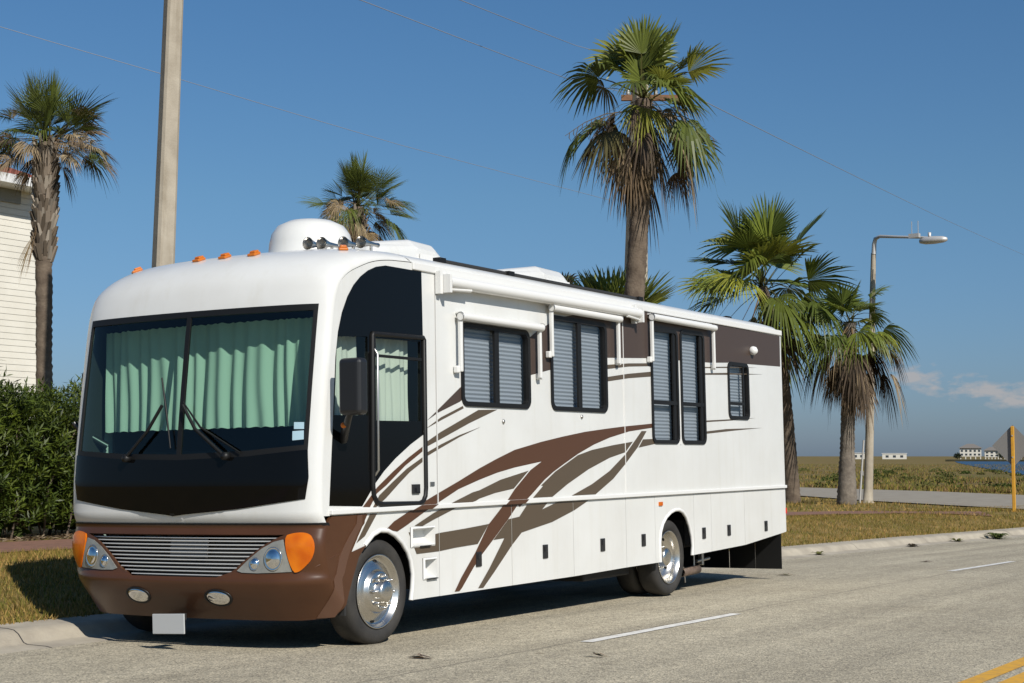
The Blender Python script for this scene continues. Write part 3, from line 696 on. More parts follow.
# roof equipment
for s, p in ((-1.06, 3.33), (-.27, 3.285), (.005, 3.285), (.30, 3.285), (1.03, 3.42)):
    n_ = FN(s, p); o_ = Vector(F(s, p))
    b = MB(); b.box((0, 0, .010), (.075, .09, .022)); b.box((0, .010, .026), (.055, .06, .022))
    q = n_.to_track_quat('Z', 'Y').to_matrix(); b.v = [tuple(o_ + q @ Vector(v)) for v in b.v]
    bevel(b.build('marker_light', M['amber_small'], rv), .008)
b = MB(); b.lathe([(.385, -.06), (.385, .03), (.365, .06), (.355, .17), (.335, .25), (.285, .32), (.19, .365), (.09, .38), (0, .383)], (-1.14, 1.34, 3.135), (0, 0, 1), 48); b.build('satellite_dome', M['white'], rv)
def aircon(y0, y1, x0, x1, h0, h1):
    bb = MB(); zb0 = 3.12
    secs = [(y0, h0*.35, .05), (y0+.06, h0, .04), (y0+.60*(y1-y0), h1, .03), (y1-.12, h1-.01, .03), (y1-.03, h1-.07, .05), (y1, h1*.3, .06)]
    vs = []; prof_ = []
    for y, h, r in secs:
        vs += [(x0, y, zb0), (x0+.02, y, 3.15+h*.75), (x0+.10, y, 3.15+h), (x1-.10, y, 3.15+h), (x1-.02, y, 3.15+h*.75), (x1, y, zb0)]
    fs = [(i*6+k, i*6+k+1, (i+1)*6+k+1, (i+1)*6+k) for i in range(len(secs)-1) for k in range(5)] + [(0, 1, 2, 3, 4, 5), tuple(len(secs)*6-1-i for i in range(6))]
    bb.add(vs, fs); o = bb.build('air_conditioner', M['white'], rv, doubles=True); bevel(o, .03, 3)
    g_ = MB(); g_.box((x1+.0, (y0+.45*(y1-y0)+y1-.12)/2+.15, 3.15+h1*.40), (.012, (y1-y0)*.34, h1*.42)); g_.build('vent_grille', M['trim'], o)
aircon(1.95, 3.15, -1.70, -.92, .25, .345); aircon(4.18, 5.72, -1.70, -.92, .22, .345)
for x, y in ((-.70, .74), (-.60, .79), (-.45, .88), (-.31, .93)):
    b = MB(); b.lathe([(.0, .12), (.02, .10), (.034, .05), (.050, .002), (.052, -.002), (.050, .002), (.036, .05), (.022, .10), (.016, .20), (.019, .24), (.0, .25)], (x, y-.02, 3.205), (0, 1, 0), 20); hn = b.build('air_horn', M['chrome'], rv)
    b = MB(); b.tube([(x, y+.12, 3.205), (x, y+.12, 3.12)], .012, 8); b.build('horn_stand', M['steel'], hn)
b = MB(); b.tube([(-.14, 1.80, 3.135), (-.14, 5.75, 3.135)], .018, 8); rr = b.build('roof_rail', M['dark'], rv)
for y in (1.80, 2.97, 5.72):
    b = MB(); b.box((-.13, y, 3.13), (.07, .10, .05)); b.build('rail_clamp', M['black'], rr)
# small fittings
b = MB(); b.lathe([(.045, 0), (.055, .02), (.05, .06), (.02, .085), (0, .09)], (0, 8.61, 2.738), (1, 0, -.2), 16); b.build('porch_light', M['trim'], rv)
b = MB(); b.box((.004, 5.873, .957), (.014, .085, .04)); b.build('side_marker', M['amber'], rv)
b = MB(); b.box((-.01, 9.672, .76), (.03, .03, .07)); b.build('tail_marker', M['red'], rv)
for y, z in ((2.60, 1.775), (4.10, 1.845)):
    b = MB(); b.lathe([(.018, 0), (.018, .012), (0, .016)], (0, y, z), (1, 0, 0), 12); b.build('wall_fitting', M['steel'], rv)
for i in range(7):
    x = -2.46 + i*.352; b = MB(); b.box((x+.174, 9.46+.004*(i%2), .26), (.345, .012, .44)); b.build('mud_flap', M['black'], rv)
b = MB(); b.lathe([(.045, 0), (.05, .0), (.05, .46), (.045, .46), (.045, 0)], (-.22, 6.86, .165), (0, 1, 0.02), 20); ex = b.build('exhaust_pipe', M['rust'], rv)
b = MB(); b.tube([(-.22, 7.22, .20), (-.22, 7.22, .42)], .012, 6); b.build('exhaust_hanger', M['steel'], ex)
b = MB(); b.tube([(-.20, 6.90, .16), (-.20, 6.92, .05)], .008, 6); b.build('exhaust_hanger', M['steel'], ex)
b = MB(); b.box((-.25, 7.50, .31), (.05, .05, .2)); bevel(b.build('hitch_bracket', M['steel'], rv), .006)
b = MB(); b.tube([(-.25, 7.36, .26), (-.25, 7.72, .275)], .02, 8); b.build('drain_pipe', M['steel'], rv)
for s_ in (-1,):
    b = MB(); b.tube([(-W+.02, .22, 2.52), (-W-.04, .21, 2.54)], .016, 8); b.build('side_camera', M['trim'], rv)

# ------------------------------------------------------------------ terrain
def interp(x, xs, ys):
    if x <= xs[0]: return ys[0]
    if x >= xs[-1]: return ys[-1]
    for i in range(len(xs)-1):
        if x <= xs[i+1]: return ys[i] + (ys[i+1]-ys[i])*(x-xs[i])/(xs[i+1]-xs[i])
def hl(y):
    if y < 22: return .0104*(15.437-y)
    if y < 45:
        t = y-22; return -.0683 - .0104*(t - t*t/46)
    return -.1877
KY = [-60, 9, 17, 24, 30, 36, 42, 50, 60, 75]; KX = [-9.45, -9.45, -9.25, -8.95, -8.3, -7.25, -5.8, -3.0, 1.5, 12]
def kx(y): return interp(y, KY, KX)
def road_z(s, y): return hl(y) + .018*((s if s < 7.05 else 14.1-s) - 2.6)
def lawn_z(x, y):
    s = x - kx(y); base = hl(y) - .047 + .125
    z = base + interp(y, [10, 16, 36, 50], [.29, .29, .20, .18])*sstep(.3, 3.2, -s)
    return z*(1-sstep(52, 85, y)) - .10*sstep(52, 85, y)
def ground_z(x, y):
    s = x - kx(y)
    if s > -.5: return road_z(min(max(s, 0), 16), y) - .05 if y < 52 else -.16
    return lawn_z(x, y) - (.05 if s > -.8 else 0)
def geom(a, b, n, p=2.2): return [a + (b-a)*(i/n)**p for i in range(1, n+1)]
gxs = [-x for x in geom(60, 5000, 26)][::-1] + [-60+i*1.25 for i in range(25)] + [-28.75+i*.6 for i in range(48)] + [0 + i*1.5 for i in range(14)] + geom(20, 5000, 26)
gys = [-y for y in geom(20, 3000, 16)][::-1] + [-20+i*2 for i in range(12)] + [4+i*.6 for i in range(90)] + [58+i*1.5 for i in range(28)] + geom(100, 7000, 40)
gxs = sorted(set(round(x, 3) for x in gxs)); gys = sorted(set(round(y, 3) for y in gys))
vs = [(x, y, ground_z(x, y)) for y in gys for x in gxs]; nx = len(gxs)
fs = [(j*nx+i, j*nx+i+1, (j+1)*nx+i+1, (j+1)*nx+i) for j in range(len(gys)-1) for i in range(nx-1)]

def ground_mat():
    m = bpy.data.materials.new('dry_grass_ground'); m.use_nodes = True; t = m.node_tree; b = t.nodes['Principled BSDF']; b.inputs['Roughness'].default_value = .95; b.inputs['Specular IOR Level'].default_value = .1
    tcn = t.nodes.new('ShaderNodeTexCoord')
    def noise(sc_, det=6, rough=.6, vec=None, dist=0):
        n = t.nodes.new('ShaderNodeTexNoise'); n.inputs['Scale'].default_value = sc_; n.inputs['Detail'].default_value = det; n.inputs['Roughness'].default_value = rough; n.inputs['Distortion'].default_value = dist
        t.links.new(vec if vec is not None else tcn.outputs['Object'], n.inputs['Vector']); return n.outputs[0]
    def rampn(v, stops):
        r = t.nodes.new('ShaderNodeValToRGB'); e = r.color_ramp.elements
        while len(e) < len(stops): e.new(.5)
        for el, (p, c) in zip(e, stops): el.position = p; el.color = (*c, 1)
        t.links.new(v, r.inputs[0]); return r.outputs[0]
    def mix(f, a, c, mode='MIX'):
        x = t.nodes.new('ShaderNodeMix'); x.data_type = 'RGBA'; x.blend_type = mode
        if isinstance(f, float): x.inputs[0].default_value = f
        else: t.links.new(f, x.inputs[0])
        t.links.new(a, x.inputs['A']); t.links.new(c, x.inputs['B']); return x.outputs['Result']
    near = rampn(noise(1.1, 8, .65), [(.30, (.11, .10, .026)), (.46, (.20, .15, .048)), (.60, (.29, .205, .08)), (.78, (.17, .13, .040))])
    fine = rampn(noise(26, 4, .7), [(.25, (.45, .45, .45)), (.7, (1.25, 1.25, 1.25))])
    near = mix(1.0, near, fine, 'MULTIPLY')
    mp_ = t.nodes.new('ShaderNodeMapping'); mp_.inputs['Scale'].default_value = (.09, .035, 1); t.links.new(tcn.outputs['Object'], mp_.inputs[0])
    marsh = rampn(noise(1.0, 9, .68, mp_.outputs[0]), [(.30, (.075, .085, .022)), (.47, (.135, .115, .038)), (.58, (.150, .105, .050)), (.75, (.095, .082, .030))])
    mp2 = t.nodes.new('ShaderNodeMapping'); mp2.inputs['Scale'].default_value = (.02, .012, 1); t.links.new(tcn.outputs['Object'], mp2.inputs[0])
    brown = rampn(noise(1.0, 8, .7, mp2.outputs[0]), [(.35, (.135, .105, .036)), (.50, (.17, .125, .05)), (.66, (.125, .115, .035))])
    sp = t.nodes.new('ShaderNodeSeparateXYZ'); t.links.new(tcn.outputs['Object'], sp.inputs[0])
    def rng(a, c):
        r = t.nodes.new('ShaderNodeMapRange'); r.inputs[1].default_value = a; r.inputs[2].default_value = c; t.links.new(sp.outputs['Y'], r.inputs[0]); return r.outputs[0]
    col = mix(rng(55., 80.), near, marsh); col = mix(rng(110., 190.), col, brown)
    t.links.new(col, b.inputs['Base Color'])
    bp = t.nodes.new('ShaderNodeBump'); bp.inputs['Strength'].default_value = .7; bp.inputs['Distance'].default_value = .05
    t.links.new(noise(14, 6, .7), bp.inputs['Height']); t.links.new(bp.outputs[0], b.inputs['Normal'])
    return m
b = MB(); b.add(vs, fs, True); b.build('ground', ground_mat(), None, 'structure')

def asphalt_mat():
    m = bpy.data.materials.new('worn_asphalt'); m.use_nodes = True; t = m.node_tree; b = t.nodes['Principled BSDF']; b.inputs['Roughness'].default_value = .88; b.inputs['Specular IOR Level'].default_value = .25
    tcn = t.nodes.new('ShaderNodeTexCoord'); uv = tcn.outputs['UV']
    def noise(sc_, det, rough, vec=None):
        n = t.nodes.new('ShaderNodeTexNoise'); n.inputs['Scale'].default_value = sc_; n.inputs['Detail'].default_value = det; n.inputs['Roughness'].default_value = rough
        t.links.new(vec or tcn.outputs['Object'], n.inputs['Vector']); return n.outputs[0]
    def rampn(v, stops):
        r = t.nodes.new('ShaderNodeValToRGB'); e = r.color_ramp.elements
        while len(e) < len(stops): e.new(.5)
        for el, (p, c) in zip(e, stops): el.position = p; el.color = (*c, 1)
        t.links.new(v, r.inputs[0]); return r.outputs[0]
    def mix(f, a, c, mode='MIX'):
        x = t.nodes.new('ShaderNodeMix'); x.data_type = 'RGBA'; x.blend_type = mode
        if isinstance(f, float): x.inputs[0].default_value = f
        else: t.links.new(f, x.inputs[0])
        t.links.new(a, x.inputs['A']); t.links.new(c, x.inputs['B']); return x.outputs['Result']
    base = rampn(noise(.55, 5, .6), [(.30, (.362, .322, .242)), (.70, (.44, .396, .302))])
    vo = t.nodes.new('ShaderNodeTexVoronoi'); vo.inputs['Scale'].default_value = 88; t.links.new(tcn.outputs['Object'], vo.inputs['Vector'])
    sepc = t.nodes.new('ShaderNodeSeparateColor'); t.links.new(vo.outputs['Color'], sepc.inputs[0])
    agg = rampn(sepc.outputs[0], [(0.0, (.50, .50, .51)), (.5, (.97, .97, .97)), (1.0, (1.45, 1.42, 1.36))])
    base = mix(1.0, base, agg, 'MULTIPLY')
    big = rampn(noise(9, 5, .7), [(.3, (.82, .82, .82)), (.7, (1.15, 1.15, 1.15))]); base = mix(1.0, base, big, 'MULTIPLY')
    # long streaks worn by tyres and a paving joint beside the lane line
    mp_ = t.nodes.new('ShaderNodeMapping'); mp_.inputs['Scale'].default_value = (1.6, .05, 1); t.links.new(uv, mp_.inputs[0])
    st_ = rampn(noise(1.0, 4, .6, mp_.outputs[0]), [(.32, (.80, .80, .80)), (.68, (1.12, 1.12, 1.11))]); base = mix(1.0, base, st_, 'MULTIPLY')
    sp = t.nodes.new('ShaderNodeSeparateXYZ'); t.links.new(uv, sp.inputs[0])
    w_ = t.nodes.new('ShaderNodeMath'); w_.operation = 'MULTIPLY_ADD'; t.links.new(noise(1.3, 5, .6), w_.inputs[0]); w_.inputs[1].default_value = .12; t.links.new(sp.outputs['X'], w_.inputs[2])
    d_ = t.nodes.new('ShaderNodeMath'); d_.operation = 'COMPARE'; t.links.new(w_.outputs[0], d_.inputs[0]); d_.inputs[1].default_value = 3.77; d_.inputs[2].default_value = .014
    f_ = t.nodes.new('ShaderNodeMath'); f_.operation = 'MULTIPLY'; t.links.new(d_.outputs[0], f_.inputs[0]); f_.inputs[1].default_value = .45
    dk = t.nodes.new('ShaderNodeRGB'); dk.outputs[0].default_value = (.09, .08, .065, 1)
    base = mix(f_.outputs[0], base, dk.outputs[0])
    # small oil spots and dark crumbs
    vs_ = t.nodes.new('ShaderNodeTexVoronoi'); vs_.inputs['Scale'].default_value = 1.1; t.links.new(tcn.outputs['Object'], vs_.inputs['Vector'])
    spot = rampn(vs_.outputs['Distance'], [(.018, (.55, .53, .50)), (.05, (1, 1, 1))]); base = mix(1.0, base, spot, 'MULTIPLY')
    stn = rampn(noise(.9, 7, .75), [(.60, (1, 1, 1)), (.78, (.74, .73, .71))]); base = mix(1.0, base, stn, 'MULTIPLY')
    t.links.new(base, b.inputs['Base Color'])
    bp = t.nodes.new('ShaderNodeBump'); bp.inputs['Strength'].default_value = .55; bp.inputs['Distance'].default_value = .008
    t.links.new(vo.outputs['Distance'], bp.inputs['Height']); t.links.new(bp.outputs[0], b.inputs['Normal'])
    return m
def strip(name, ss, y0, y1, dz, m, n=None, uv=False, kind='structure', zf=None):
    n = n or max(2, int((y1-y0)/.6)); vs = []; uvs = []
    for j in range(n+1):
        y = y0 + (y1-y0)*j/n
        for s in ss: vs.append((kx(y)+s, y, (zf or road_z)(s, y)+dz)); uvs.append((s, y))
    k = len(ss); fs = [(j*k+i, j*k+i+1, (j+1)*k+i+1, (j+1)*k+i) for j in range(n) for i in range(k-1)]
    bb = MB(); bb.add(vs, fs, True); o = bb.build(name, m, None, kind)
    if uv:
        l = o.data.uv_layers.new(name='uv')
        for p_ in o.data.polygons:
            for li in p_.loop_indices: l.data[li].uv = uvs[o.data.loops[li].vertex_index]
    return o
strip('road', [0, 1, 2, 3, 4, 5, 6, 7.05, 8, 9, 10, 11, 12, 13, 14.1], -45, 52, 0.0, asphalt_mat(), uv=True)
# kerb and gutter: flat pan, rolled face, flat top
def kerb_z(s, y):
    return hl(y) - .047 + interp(s, [-.47, -.20, -.13, -.08, -.02, .02, .22, .30], [.127, .120, .112, .085, .022, .010, .008, -.002])
strip('kerb', [-.47, -.20, -.13, -.08, -.02, .02, .22, .30], -45, 52, .004, M['concrete'], zf=kerb_z)
for j in range(14):
    y = -2 + j*3.6 + (.4 if j % 3 else 0); x0 = kx(y)
    b = MB(); ss_ = [-.468, -.20, -.13, -.08, -.02, .02, .22, .29]
    vs = [(kx(y)+s, y+dy, kerb_z(s, y)+.0065) for dy in (0, .012) for s in ss_]
    b.add(vs, [(i, i+1, len(ss_)+i+1, len(ss_)+i) for i in range(len(ss_)-1)]); b.build('kerb_joint', M['dark'], None, 'structure')
# painted lines (world x measured from the kerb)
for y0, y1, x0, x1 in ((10.85, 13.75, -5.59, -5.52), (21.3, 24.1, -5.48, -5.28), (32.0, 35.0, -4.4, -3.8), (.4, 3.4, -5.7, -5.65)):
    n = 8; vs = []
    for i in range(n+1):
        y = y0+(y1-y0)*i/n; x = x0+(x1-x0)*i/n
        for d in (-.055, .055): vs.append((x+d, y, road_z(x+d-kx(y), y)+.005))
    b = MB(); b.add(vs, [(2*i, 2*i+1, 2*i+3, 2*i+2) for i in range(n)]); b.build('lane_line', M['road_white'], None, 'structure')
for dx in (0, .20):
    n = 40; vs = []
    for i in range(n+1):
        y = -10 + 50*i/n; x = -2.36 + dx + .02*(y-10) + (kx(y)-kx(10))*.6
        for d in (-.06, .06): vs.append((x+d, y, road_z(x+d-kx(y), y)+.005))
    b = MB(); b.add(vs, [(2*i, 2*i+1, 2*i+3, 2*i+2) for i in range(n)]); b.build('centre_line', M['road_yellow'], None, 'structure')
def path(name, pts, w, m, dz=.02, zf=lawn_z, cols=3):
    out = []; P = [Vector(p) for p in pts]; res = []
    for a, c in zip(P, P[1:]):
        k = max(1, int((c-a).length/.7)); res += [a.lerp(c, i/k) for i in range(k)]
    res.append(P[-1]); vs = []
    for i, p_ in enumerate(res):
        d = (res[min(i+1, len(res)-1)]-res[max(i-1, 0)]).normalized(); nn = Vector((d.y, -d.x))
        ww = w if not isinstance(w, tuple) else w[0]+(w[1]-w[0])*i/(len(res)-1)
        for c in range(cols+1):
            q = p_ + nn*ww*(c/cols-.5); vs.append((q.x, q.y, max(zf(q.x, q.y), ground_z(q.x, q.y))+dz))
    k = cols+1; fs = [(j*k+i, j*k+i+1, (j+1)*k+i+1, (j+1)*k+i) for j in range(len(res)-1) for i in range(cols)]
    bb = MB(); bb.add(vs, fs, True); return bb.build(name, m, None, 'structure')
M['brick'] = mat('brick_path', (.23, .115, .075), .9, color2=(.16, .085, .055), nscale=9, bump=.3, bscale=30)
M['side_road'] = mat('pale_side_road', (.285, .255, .20), .9, color2=(.23, .20, .155), nscale=1.5)
path('brick_path', [(-14.8, -20), (-14.75, 20), (-14.3, 30), (-13.2, 35.5), (-11.6, 38.3), (-9.2, 39.3)], 1.9, M['brick'], .022)
path('side_road', [(-80, 118), (-40, 80), (-20.5, 62), (-11.6, 51.0), (-1.0, 40.5)], (9.0, 8.5), M['side_road'], .035, cols=8)
# water beyond the marsh
M['water'] = mat('channel_water', (.026, .060, .112), .4, spec=.2, bump=.9, bscale=1.2)
b = MB(); b.add([(x, y, -.055) for x, y in ((-117, 462), (-90, 455), (-40, 320), (10, 250), (30, 140), (-24, 128), (-29, 137), (-37, 165), (-62, 255), (-92, 366))], [tuple(range(10))]); b.build('water', M['water'], None, 'structure')
b = MB(); b.add([(x, y, z) for x, y in ((-120, 463), (-90, 457), (-40, 322), (12, 252)) for z in (-.1, .45)], [(0, 1, 3, 2), (2, 3, 5, 4), (4, 5, 7, 6)]); b.add([(x, y, .45) for x, y in ((-120, 463), (-90, 457), (-40, 322), (12, 252), (60, 330), (-90, 520), (-125, 490))], [tuple(range(7))]); b.build('far_bank', mat('marsh_bank', (.10, .085, .04), .95, color2=(.06, .055, .025), nscale=.4), None, 'structure')

# ------------------------------------------------------------------ plants
CAMR = Vector((math.cos(math.radians(29.945)), math.sin(math.radians(29.945)), 0)); CAMF = Vector((-CAMR.y, CAMR.x, 0))
def hd(theta):                                   # heading measured from the row across the street
    t = math.radians(theta); return CAMR*math.cos(t) + CAMF*math.sin(t)
UP = Vector((0, 0, 1))
def frond(mbx, O, az_, el, pet, R, tint, ptint, spread=105, n=26, droop=.25, bend=.15, fold=.25, r=None, wfac=1.0, mbs=None):
    r = r or rnd; d = hd(az_)*math.cos(math.radians(el)) + UP*math.sin(math.radians(el))
    pts = [O + d*pet*u - UP*bend*pet*u*u for u in (0, .35, .7, 1.0)]
    E = (pts[-1]-pts[-2]).normalized(); T = pts[-1]
    S = E.cross(UP); S = S.normalized() if S.length > .05 else Vector(hd(az_+90)); N = S.cross(E)
    roll = r.uniform(-.7, .7); S, N = S*math.cos(roll) + N*math.sin(roll), N*math.cos(roll) - S*math.sin(roll)
    pb = mbs or mbx
    pb.tint = ptint; pw = .022*min(1, R)
    vs = []
    for q, w in zip(pts, (1.6, 1.0, .8, .6)): vs += [q - S*pw*w, q + N*pw*w*.6, q + S*pw*w]
    pb.add(vs, [(3*i+k, 3*i+k+1, 3*i+k+4, 3*i+k+3) for i in range(3) for k in range(2)])
    da = 2*math.radians(spread)/(n-1)
    for k in range(n):
        a = -math.radians(spread) + da*k; aa = abs(a)/math.radians(spread)
        D = (E*math.cos(a) + S*math.sin(a) + N*fold*(abs(math.sin(a)))).normalized(); C = (S*math.cos(a) - E*math.sin(a)).normalized()
        L = R*(1 - .30*aa**2)*r.uniform(.88, 1.06); j = r.uniform(.75, 1.2)
        mbx.tint = tuple(c*j for c in tint); dr = droop*r.uniform(.7, 1.4); vs = []
        sgn = .35 if k % 2 else -.35
        for u, w in ((.02, .02), (.28, .27), (.55, .47), (.80, .30), (1.0, .02)):
            hw = da*R*w*.52*wfac; ctr = T + D*L*u - UP*L*dr*max(0, u-.25)**2*1.6
            vs += [ctr - C*hw + N*hw*sgn, ctr + C*hw - N*hw*sgn]
        mbx.add(vs, [(2*i, 2*i+1, 2*i+3, 2*i+2) for i in range(4)])
GREENS = [(0.109, 0.133, 0.023), (0.137, 0.161, 0.025), (0.077, 0.098, 0.020), (0.210, 0.217, 0.034)]
DK = [(0.155, 0.111, 0.068), (0.101, 0.074, 0.051), (0.216, 0.163, 0.098), (0.068, 0.053, 0.039)]
DRYS = [(0.218, 0.162, 0.094), (0.155, 0.114, 0.069), (0.276, 0.216, 0.131), (0.109, 0.084, 0.056)]
def trunk_mesh(pts, rad, rough, n=14, seed=1, rings=True):
    r = random.Random(seed); P = [Vector(p) for p in pts]; cen = []; rr_ = []
    L = sum((a-c).length for a, c in zip(P, P[1:])); m = max(8, int(L/.07))
    cum = [0]
    for a, c in zip(P, P[1:]): cum.append(cum[-1]+(a-c).length)
    for i in range(m+1):
        d = L*i/m; k = max(q for q in range(len(P)-1) if cum[q] <= d+1e-9); u = (d-cum[k])/(cum[k+1]-cum[k])
        cen.append(P[k].lerp(P[k+1], u)); rr_.append((rad[k]+(rad[k+1]-rad[k])*u)*(1 + (rough if i % 2 else -rough)*r.uniform(.3, 1)))
    bb = MB(); bb.tube(cen, rr_, n); bb.v = [(x+r.uniform(-.01, .01), y+r.uniform(-.01, .01), z+r.uniform(-.01, .01)) for x, y, z in bb.v]
    return bb
M['bark'] = mat('palm_bark', (.15, .115, .082), .95, color2=(.085, .062, .044), nscale=5, bump=.6, bscale=22)
M['bark_grey'] = mat('grey_palm_bark', (.20, .17, .135), .95, color2=(.12, .10, .08), nscale=6, bump=.6, bscale=18)
M['boot'] = mat('leaf_base', (1, 1, 1), .9, attr=True, spec=.1)
def palm(name, label, pts, rad, seed, live, dead, bark='bark', boots=None, cat='palm tree', group=None):
    r = random.Random(seed); base = Vector(pts[0]); root = thing(name, label, cat, base, group)
    rel = [Vector(p)-base for p in pts]
    root['group'] = 'palm trees along the street'
    trunk_mesh(rel, rad, .05, seed=seed).build('trunk', M[bark], root)
    top = rel[-1]
    if boots:
        z0, z1, num, ln = boots; bb = MB(); ax = (rel[-1]-rel[-2]).normalized()
        for i in range(num):
            h = z0 + (z1-z0)*i/num; az_ = i*137.5 + r.uniform(-12, 12)
            k = max(q for q in range(len(rel)-1) if rel[q].z <= h or q == 0); u = (h-rel[k].z)/max(.01, rel[k+1].z-rel[k].z); c = rel[k].lerp(rel[k+1], u)
            rr = rad[k]+(rad[k+1]-rad[k])*u; o = hd(az_); t_ = o.cross(UP); l = ln*r.uniform(.7, 1.3); g_ = r.uniform(.6, 1.15)
            bb.tint = tuple(x*g_ for x in r.choice([(.30, .26, .21), (.22, .18, .14), (.12, .095, .07)]))
            s_ = c + o*rr*.75; e_ = c + o*(rr+l*.22) + UP*l; w0, w1 = rr*r.uniform(.22, .34), rr*r.uniform(.08, .2); g2 = r.uniform(-.5, .5); e_ = e_ + t_*g2*l*.6
            bb.add([s_-t_*w0, s_+t_*w0, e_+t_*w1, e_-t_*w1, s_-t_*w0+o*.05, s_+t_*w0+o*.05, e_+t_*w1+o*.045, e_-t_*w1+o*.045], [(0, 1, 2, 3), (4, 5, 6, 7), (0, 4, 7, 3), (1, 5, 6, 2), (2, 6, 7, 3)])
        bb.build('leaf_bases', M['boot'], root)
    bb = MB()
    for q in live: frond(bb, top + q.get('o', Vector((0, 0, 0))) + Vector((r.uniform(-.06, .06), r.uniform(-.06, .06), r.uniform(-.12, .08))), q['az'], q['el'], q['pet'], q['R'], q['t'], (.10, .095, .03), q.get('spread', 105), q.get('n', 26), q.get('droop', .25), q.get('bend', .15), q.get('fold', .25), r, q.get('wf', 1.0))
    bb.build('crown', M['leaf'], root)
    if dead:
        bb = MB()
        for q in dead: frond(bb, top + q.get('o', Vector((0, 0, 0))) + Vector((r.uniform(-.08, .08), r.uniform(-.08, .08), r.uniform(-.15, .05))), q['az'], q['el'], q['pet'], q['R'], q['t'], (.16, .105, .055), q.get('spread', 60), q.get('n', 20), q.get('droop', .6), q.get('bend', .3), q.get('fold', .5), r, q.get('wf', .8))
        bb.build('dead_fronds', M['dry'], root)
    return root
def ring(r, n, el0, el1, pet, R, cols, droop=.25, bend=.2, az0=0, az1=360, spread=105, n_=26, fold=.25, wf=1.0, dz=(0, 0)):
    out = []
    for i in range(n):
        t = r.choice(cols); j = r.uniform(.85, 1.2)
        out.append(dict(az=az0+(az1-az0)*(i+r.uniform(-.35, .35))/n, el=r.uniform(el0, el1), pet=pet*r.uniform(.8, 1.2), R=R*r.uniform(.85, 1.12), t=tuple(c*j for c in t), droop=droop*r.uniform(.7, 1.4), bend=bend*r.uniform(.6, 1.4), spread=spread*r.uniform(.85, 1.1), n=n_, fold=fold, wf=wf, o=Vector((0, 0, r.uniform(*dz)))))
    return out

def scatter(r, n, el0, el1, pet, R, cols, droop=.25, bend=.2, n_=28, spread=105, fold=.25, wf=1.0, dz=(0, 0), power=1.0, az=None):
    out = []
    for i in range(n):
        u = r.random()**power; t = r.choice(cols); j = r.uniform(.8, 1.25); e = el0+(el1-el0)*u
        low = 1 - max(0, e)/90
        a_ = i*137.5 + r.uniform(-30, 30) if az is None else r.uniform(*az)
        out.append(dict(az=a_, el=e, pet=pet*r.uniform(.55, 1.25), R=R*r.uniform(.75, 1.15), t=tuple(c*j for c in t), droop=droop*(.3+1.6*low)*r.uniform(.5, 1.5), bend=bend*(.3+1.4*low)*r.uniform(.4, 1.6), spread=spread*r.uniform(.7, 1.1), n=n_, fold=fold*r.uniform(.2, 2.0), wf=wf, o=Vector((0, 0, r.uniform(*dz)))))
    return out
# tall fan palm behind the motorhome
r = random.Random(11)
live = scatter(r, 16, 15, 86, .95, 1.0, GREENS, .25, .18, 30, power=.8, dz=(-.15, .25)) + scatter(r, 13, -30, 30, 1.05, .80, [GREENS[2], GREENS[0], (.13, .115, .045)], .45, .25, 28) + [dict(az=95, el=70, pet=1.0, R=1.05, t=GREENS[3], spread=110, n=32, droop=.1, bend=.05, fold=.1), dict(az=20, el=66, pet=1.05, R=1.0, t=GREENS[1], spread=110, n=32, droop=.12, bend=.05, fold=.1), dict(az=200, el=30, pet=1.15, R=.95, t=GREENS[2], spread=105, n=30, droop=.6, bend=.2), dict(az=-95, el=15, pet=.6, R=.8, t=GREENS[3], spread=80, n=26, droop=.7, bend=.6)]
dead = scatter(r, 11, -35, 20, 1.0, .60, DK, .6, .35, 24, 80) + scatter(r, 8, -65, -35, .9, .75, DK, .5, .3, 20, 55, dz=(-.3, 0)) + ring(r, 17, -84, -62, .55, .62, DK, .5, .15, spread=36, n_=16, dz=(-.65, 0))
t3 = palm('fan_palm', 'tallest fan palm with brown dead skirt rising above the motorhome roof', [(-13.5, 28.05, .30), (-13.36, 27.95, 4.0), (-13.15, 27.9, 6.26), (-13.0, 27.8, 8.55)], [.30, .20, .19, .17], 31, live, dead)
bb = MB()
for az_, ln in ((10, 1.5), (-25, 1.3), (25, 1.25), (190, 1.6), (205, 1.3)):
    d = hd(az_); P0 = Vector((.5, -.25, 7.95)); pts = [P0 + d*ln*u + UP*(.35*u - .85*u*u)*(1 if az_ < 90 else 1.0) for u in (0, .25, .5, .75, 1)]
    bb.tint = (.13, .10, .06); bb.tube(pts, [.016, .013, .010, .008, .005], 5)
    for k in range(9):
        u = .5 + k*.055; q = P0 + d*ln*u + UP*(.35*u - .85*u*u); e = q - UP*r.uniform(.12, .34) + d*r.uniform(-.05, .08)
        bb.tube([q, q.lerp(e, .6) + d*.03, e], [.006, .009, .003], 4)
bb.build('flower_stalks', M['dry'], t3)
# low young palm right behind it, only its tips above the roof
r = random.Random(5)
live = scatter(r, 20, 8, 80, .75, 1.15, [(.22, .25, .045), (.17, .20, .04), (.13, .16, .034)], .12, .1, 32)
palm('young_palm', 'low yellow-green palm with only frond tips showing over the motorhome roof', [(-14.5, 29.6, .28), (-14.45, 29.6, 2.2), (-14.55, 29.5, 3.95)], [.2, .16, .14], 5, live, [])
